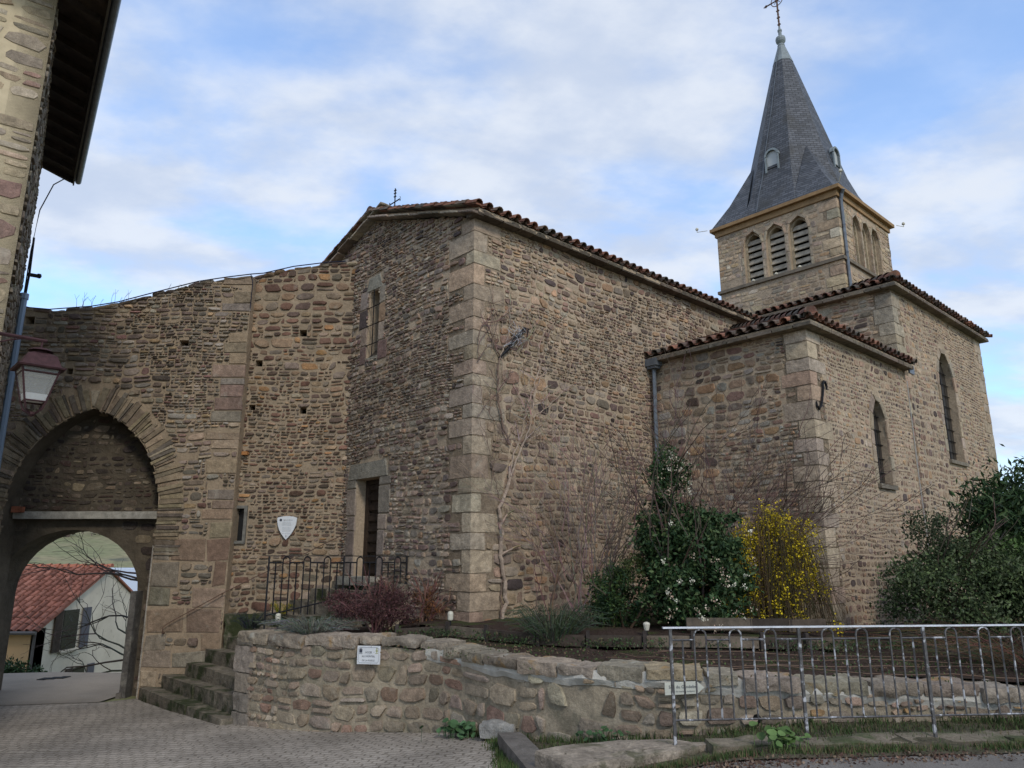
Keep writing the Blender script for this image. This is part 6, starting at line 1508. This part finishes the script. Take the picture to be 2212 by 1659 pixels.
P = strip([(-.22, 9.6), (-.12, 8.6), (-.05, 7.6), (-.02, 6.6), (.05, 5.4)], 3200, .06, rn_); blades(wd, P, .07, rn_, GC)
P = strip([(.45, 8.3), (.55, 7.5), (.65, 6.8), (.75, 6.2)], 5200, .14, rn_); blades(wd, P, .05, rn_, GC)
P = strip([(1.0, 6.55), (1.8, 6.8), (3, 6.92), (4.5, 7.05), (6, 7.2), (8, 7.4)], 9500, .06, rn_); blades(wd, P, .055, rn_, GC+[(.12, .08, .05)])
P = strip([(1.7, 7.6), (4, 7.75), (6, 7.9), (9, 8.1)], 9000, .16, rn_); blades(wd, P, .06, rn_, GC+[(.10, .08, .05)])
struct('grass_tufts', wd, leaf_dull, kind='stuff', label='short grass and weeds along the kerb and wall foot', cat='grass')
# leaf litter along the road edge
lm_ = MB(); P = strip([(1.3, 6.35), (2.6, 6.62), (4.0, 6.75), (6, 6.95), (9, 7.2)], 4200, .09, rn_, dz=.012); leaves(lm_, P, .028, [(.13, .08, .055), (.09, .05, .04), (.18, .13, .09)], rn_, up=0, asp=.7)
P = strip([(-1.2, 11.3), (.2, 10.1), (2, 9.3), (4.5, 9.3), (7, 9.6)], 3800, .5, rn_, zf=GZ, dz=.02); leaves(lm_, P, .030, [(.06, .085, .03), (.04, .065, .025), (.13, .09, .055)], rn_, up=.5, asp=.6)
for zz_, nn2, sz2, sp2 in ((.10, 2600, .045, .07), (.05, 2200, .035, .16)):
    P = strip([(x, y-.09) for x, y in BP]+[(5.5, 10.9), (7.5, 10.6)], nn2, sp2, rn_, zf=GZ, dz=.03); P[:, 2] += rn_.uniform(0, zz_, len(P)); leaves(lm_, P, sz2, [(.05, .08, .03), (.035, .06, .022), (.09, .075, .04), (.07, .095, .05)], rn_, up=.6, asp=.45)
struct('leaf_litter', lm_, leaf_dull, kind='stuff', label='dead leaves and seedlings scattered on the soil and road edge', cat='leaf litter')
# broadleaf weeds
def rosette(name, label, base, n, rad, size, cols, seedv):
    root_ = MB(); rn2 = np.random.default_rng(seedv); P = np.array(base)+rn2.normal(size=(n, 3))*np.array([rad, rad*.7, .02])+np.array([0, 0, .06])
    for p in P:
        a = rn2.uniform(0, 6.28); r_ = size*rn2.uniform(.6, 1.2); c = p+np.array([0, 0, rn2.uniform(0, .12)]); tl_ = rn2.normal(size=3)*.35; nz = np.array([tl_[0], tl_[1]-.3, 1]); nz /= np.linalg.norm(nz); ax = np.cross(nz, [math.cos(a), math.sin(a), 0]); ax /= np.linalg.norm(ax); ay = np.cross(nz, ax)
        k = 9; vs = [c-nz*r_*.15]+[c+(ax*math.cos(2*math.pi*i/k)+ay*math.sin(2*math.pi*i/k))*r_*(1+.12*math.sin(i*2.1)) for i in range(k)]; cc2 = tuple(np.array(cols[rn2.integers(0, len(cols))])*rn2.uniform(.7, 1.3))
        root_.add(vs, [(0, 1+i, 1+(i+1) % k) for i in range(k)], cc2); root_.tube([p*np.array([1, 1, 0])+ZV*base[2], c-nz*r_*.15], .003, 3, col=cc2, cap=False)
    return solo(name, root_, leaf, label, 'weed', base, 'round leaved weeds at the wall foot and road edge')
gw_ = lambda x, y: (x, y, g(x, y))
rosette('hollyhock_weed', 'clump of round green leaves at the foot of the garden wall beside the paving', gw_(-.62, 9.78), 70, .17, .045, [(.07, .13, .06), (.05, .10, .04)], 1)
rosette('hollyhock_weed', 'round leaved green weed on the road edge under the street railing', gw_(2.35, 6.95), 40, .09, .042, [(.08, .14, .04), (.10, .16, .05)], 2)
rosette('hollyhock_weed', 'small round leaved weed at the wall foot above the pale slab', gw_(.95, 8.15), 26, .10, .032, [(.05, .10, .04)], 3)
# garden lamps
for i, (x, y, lab) in enumerate(((-.95, 11.95, 'white cylindrical garden lamp left of the creeper base'), (1.84, 10.62, 'white garden lamp at the foot of the tall viburnum'), (-3.85, 12.75, 'white garden lamp inside the left end of the landing railing'))):
    z_ = GZ(x, y)+(.22 if i != 2 else .12); rt = thing('garden_lamp', lab, 'garden lamp', (x, y, z_-.2), 'white garden lamps'); m_ = MB(); m_.tube([(x, y, z_-.25), (x, y, z_+.02)], .014, 5); link('stake', m_, iron, rt)
    m_ = MB(); m_.lathe((x, y, z_), [(.03, 0), (.042, .015), (.046, .10), (.038, .13), (.01, .14)] if i != 1 else [(.03, 0), (.04, .04), (.048, .08), (.04, .10), (.01, .11)], 12); link('shade', m_, lampw, rt)
for o in bpy.data.objects:
    if '_w' in o: del o['_w']
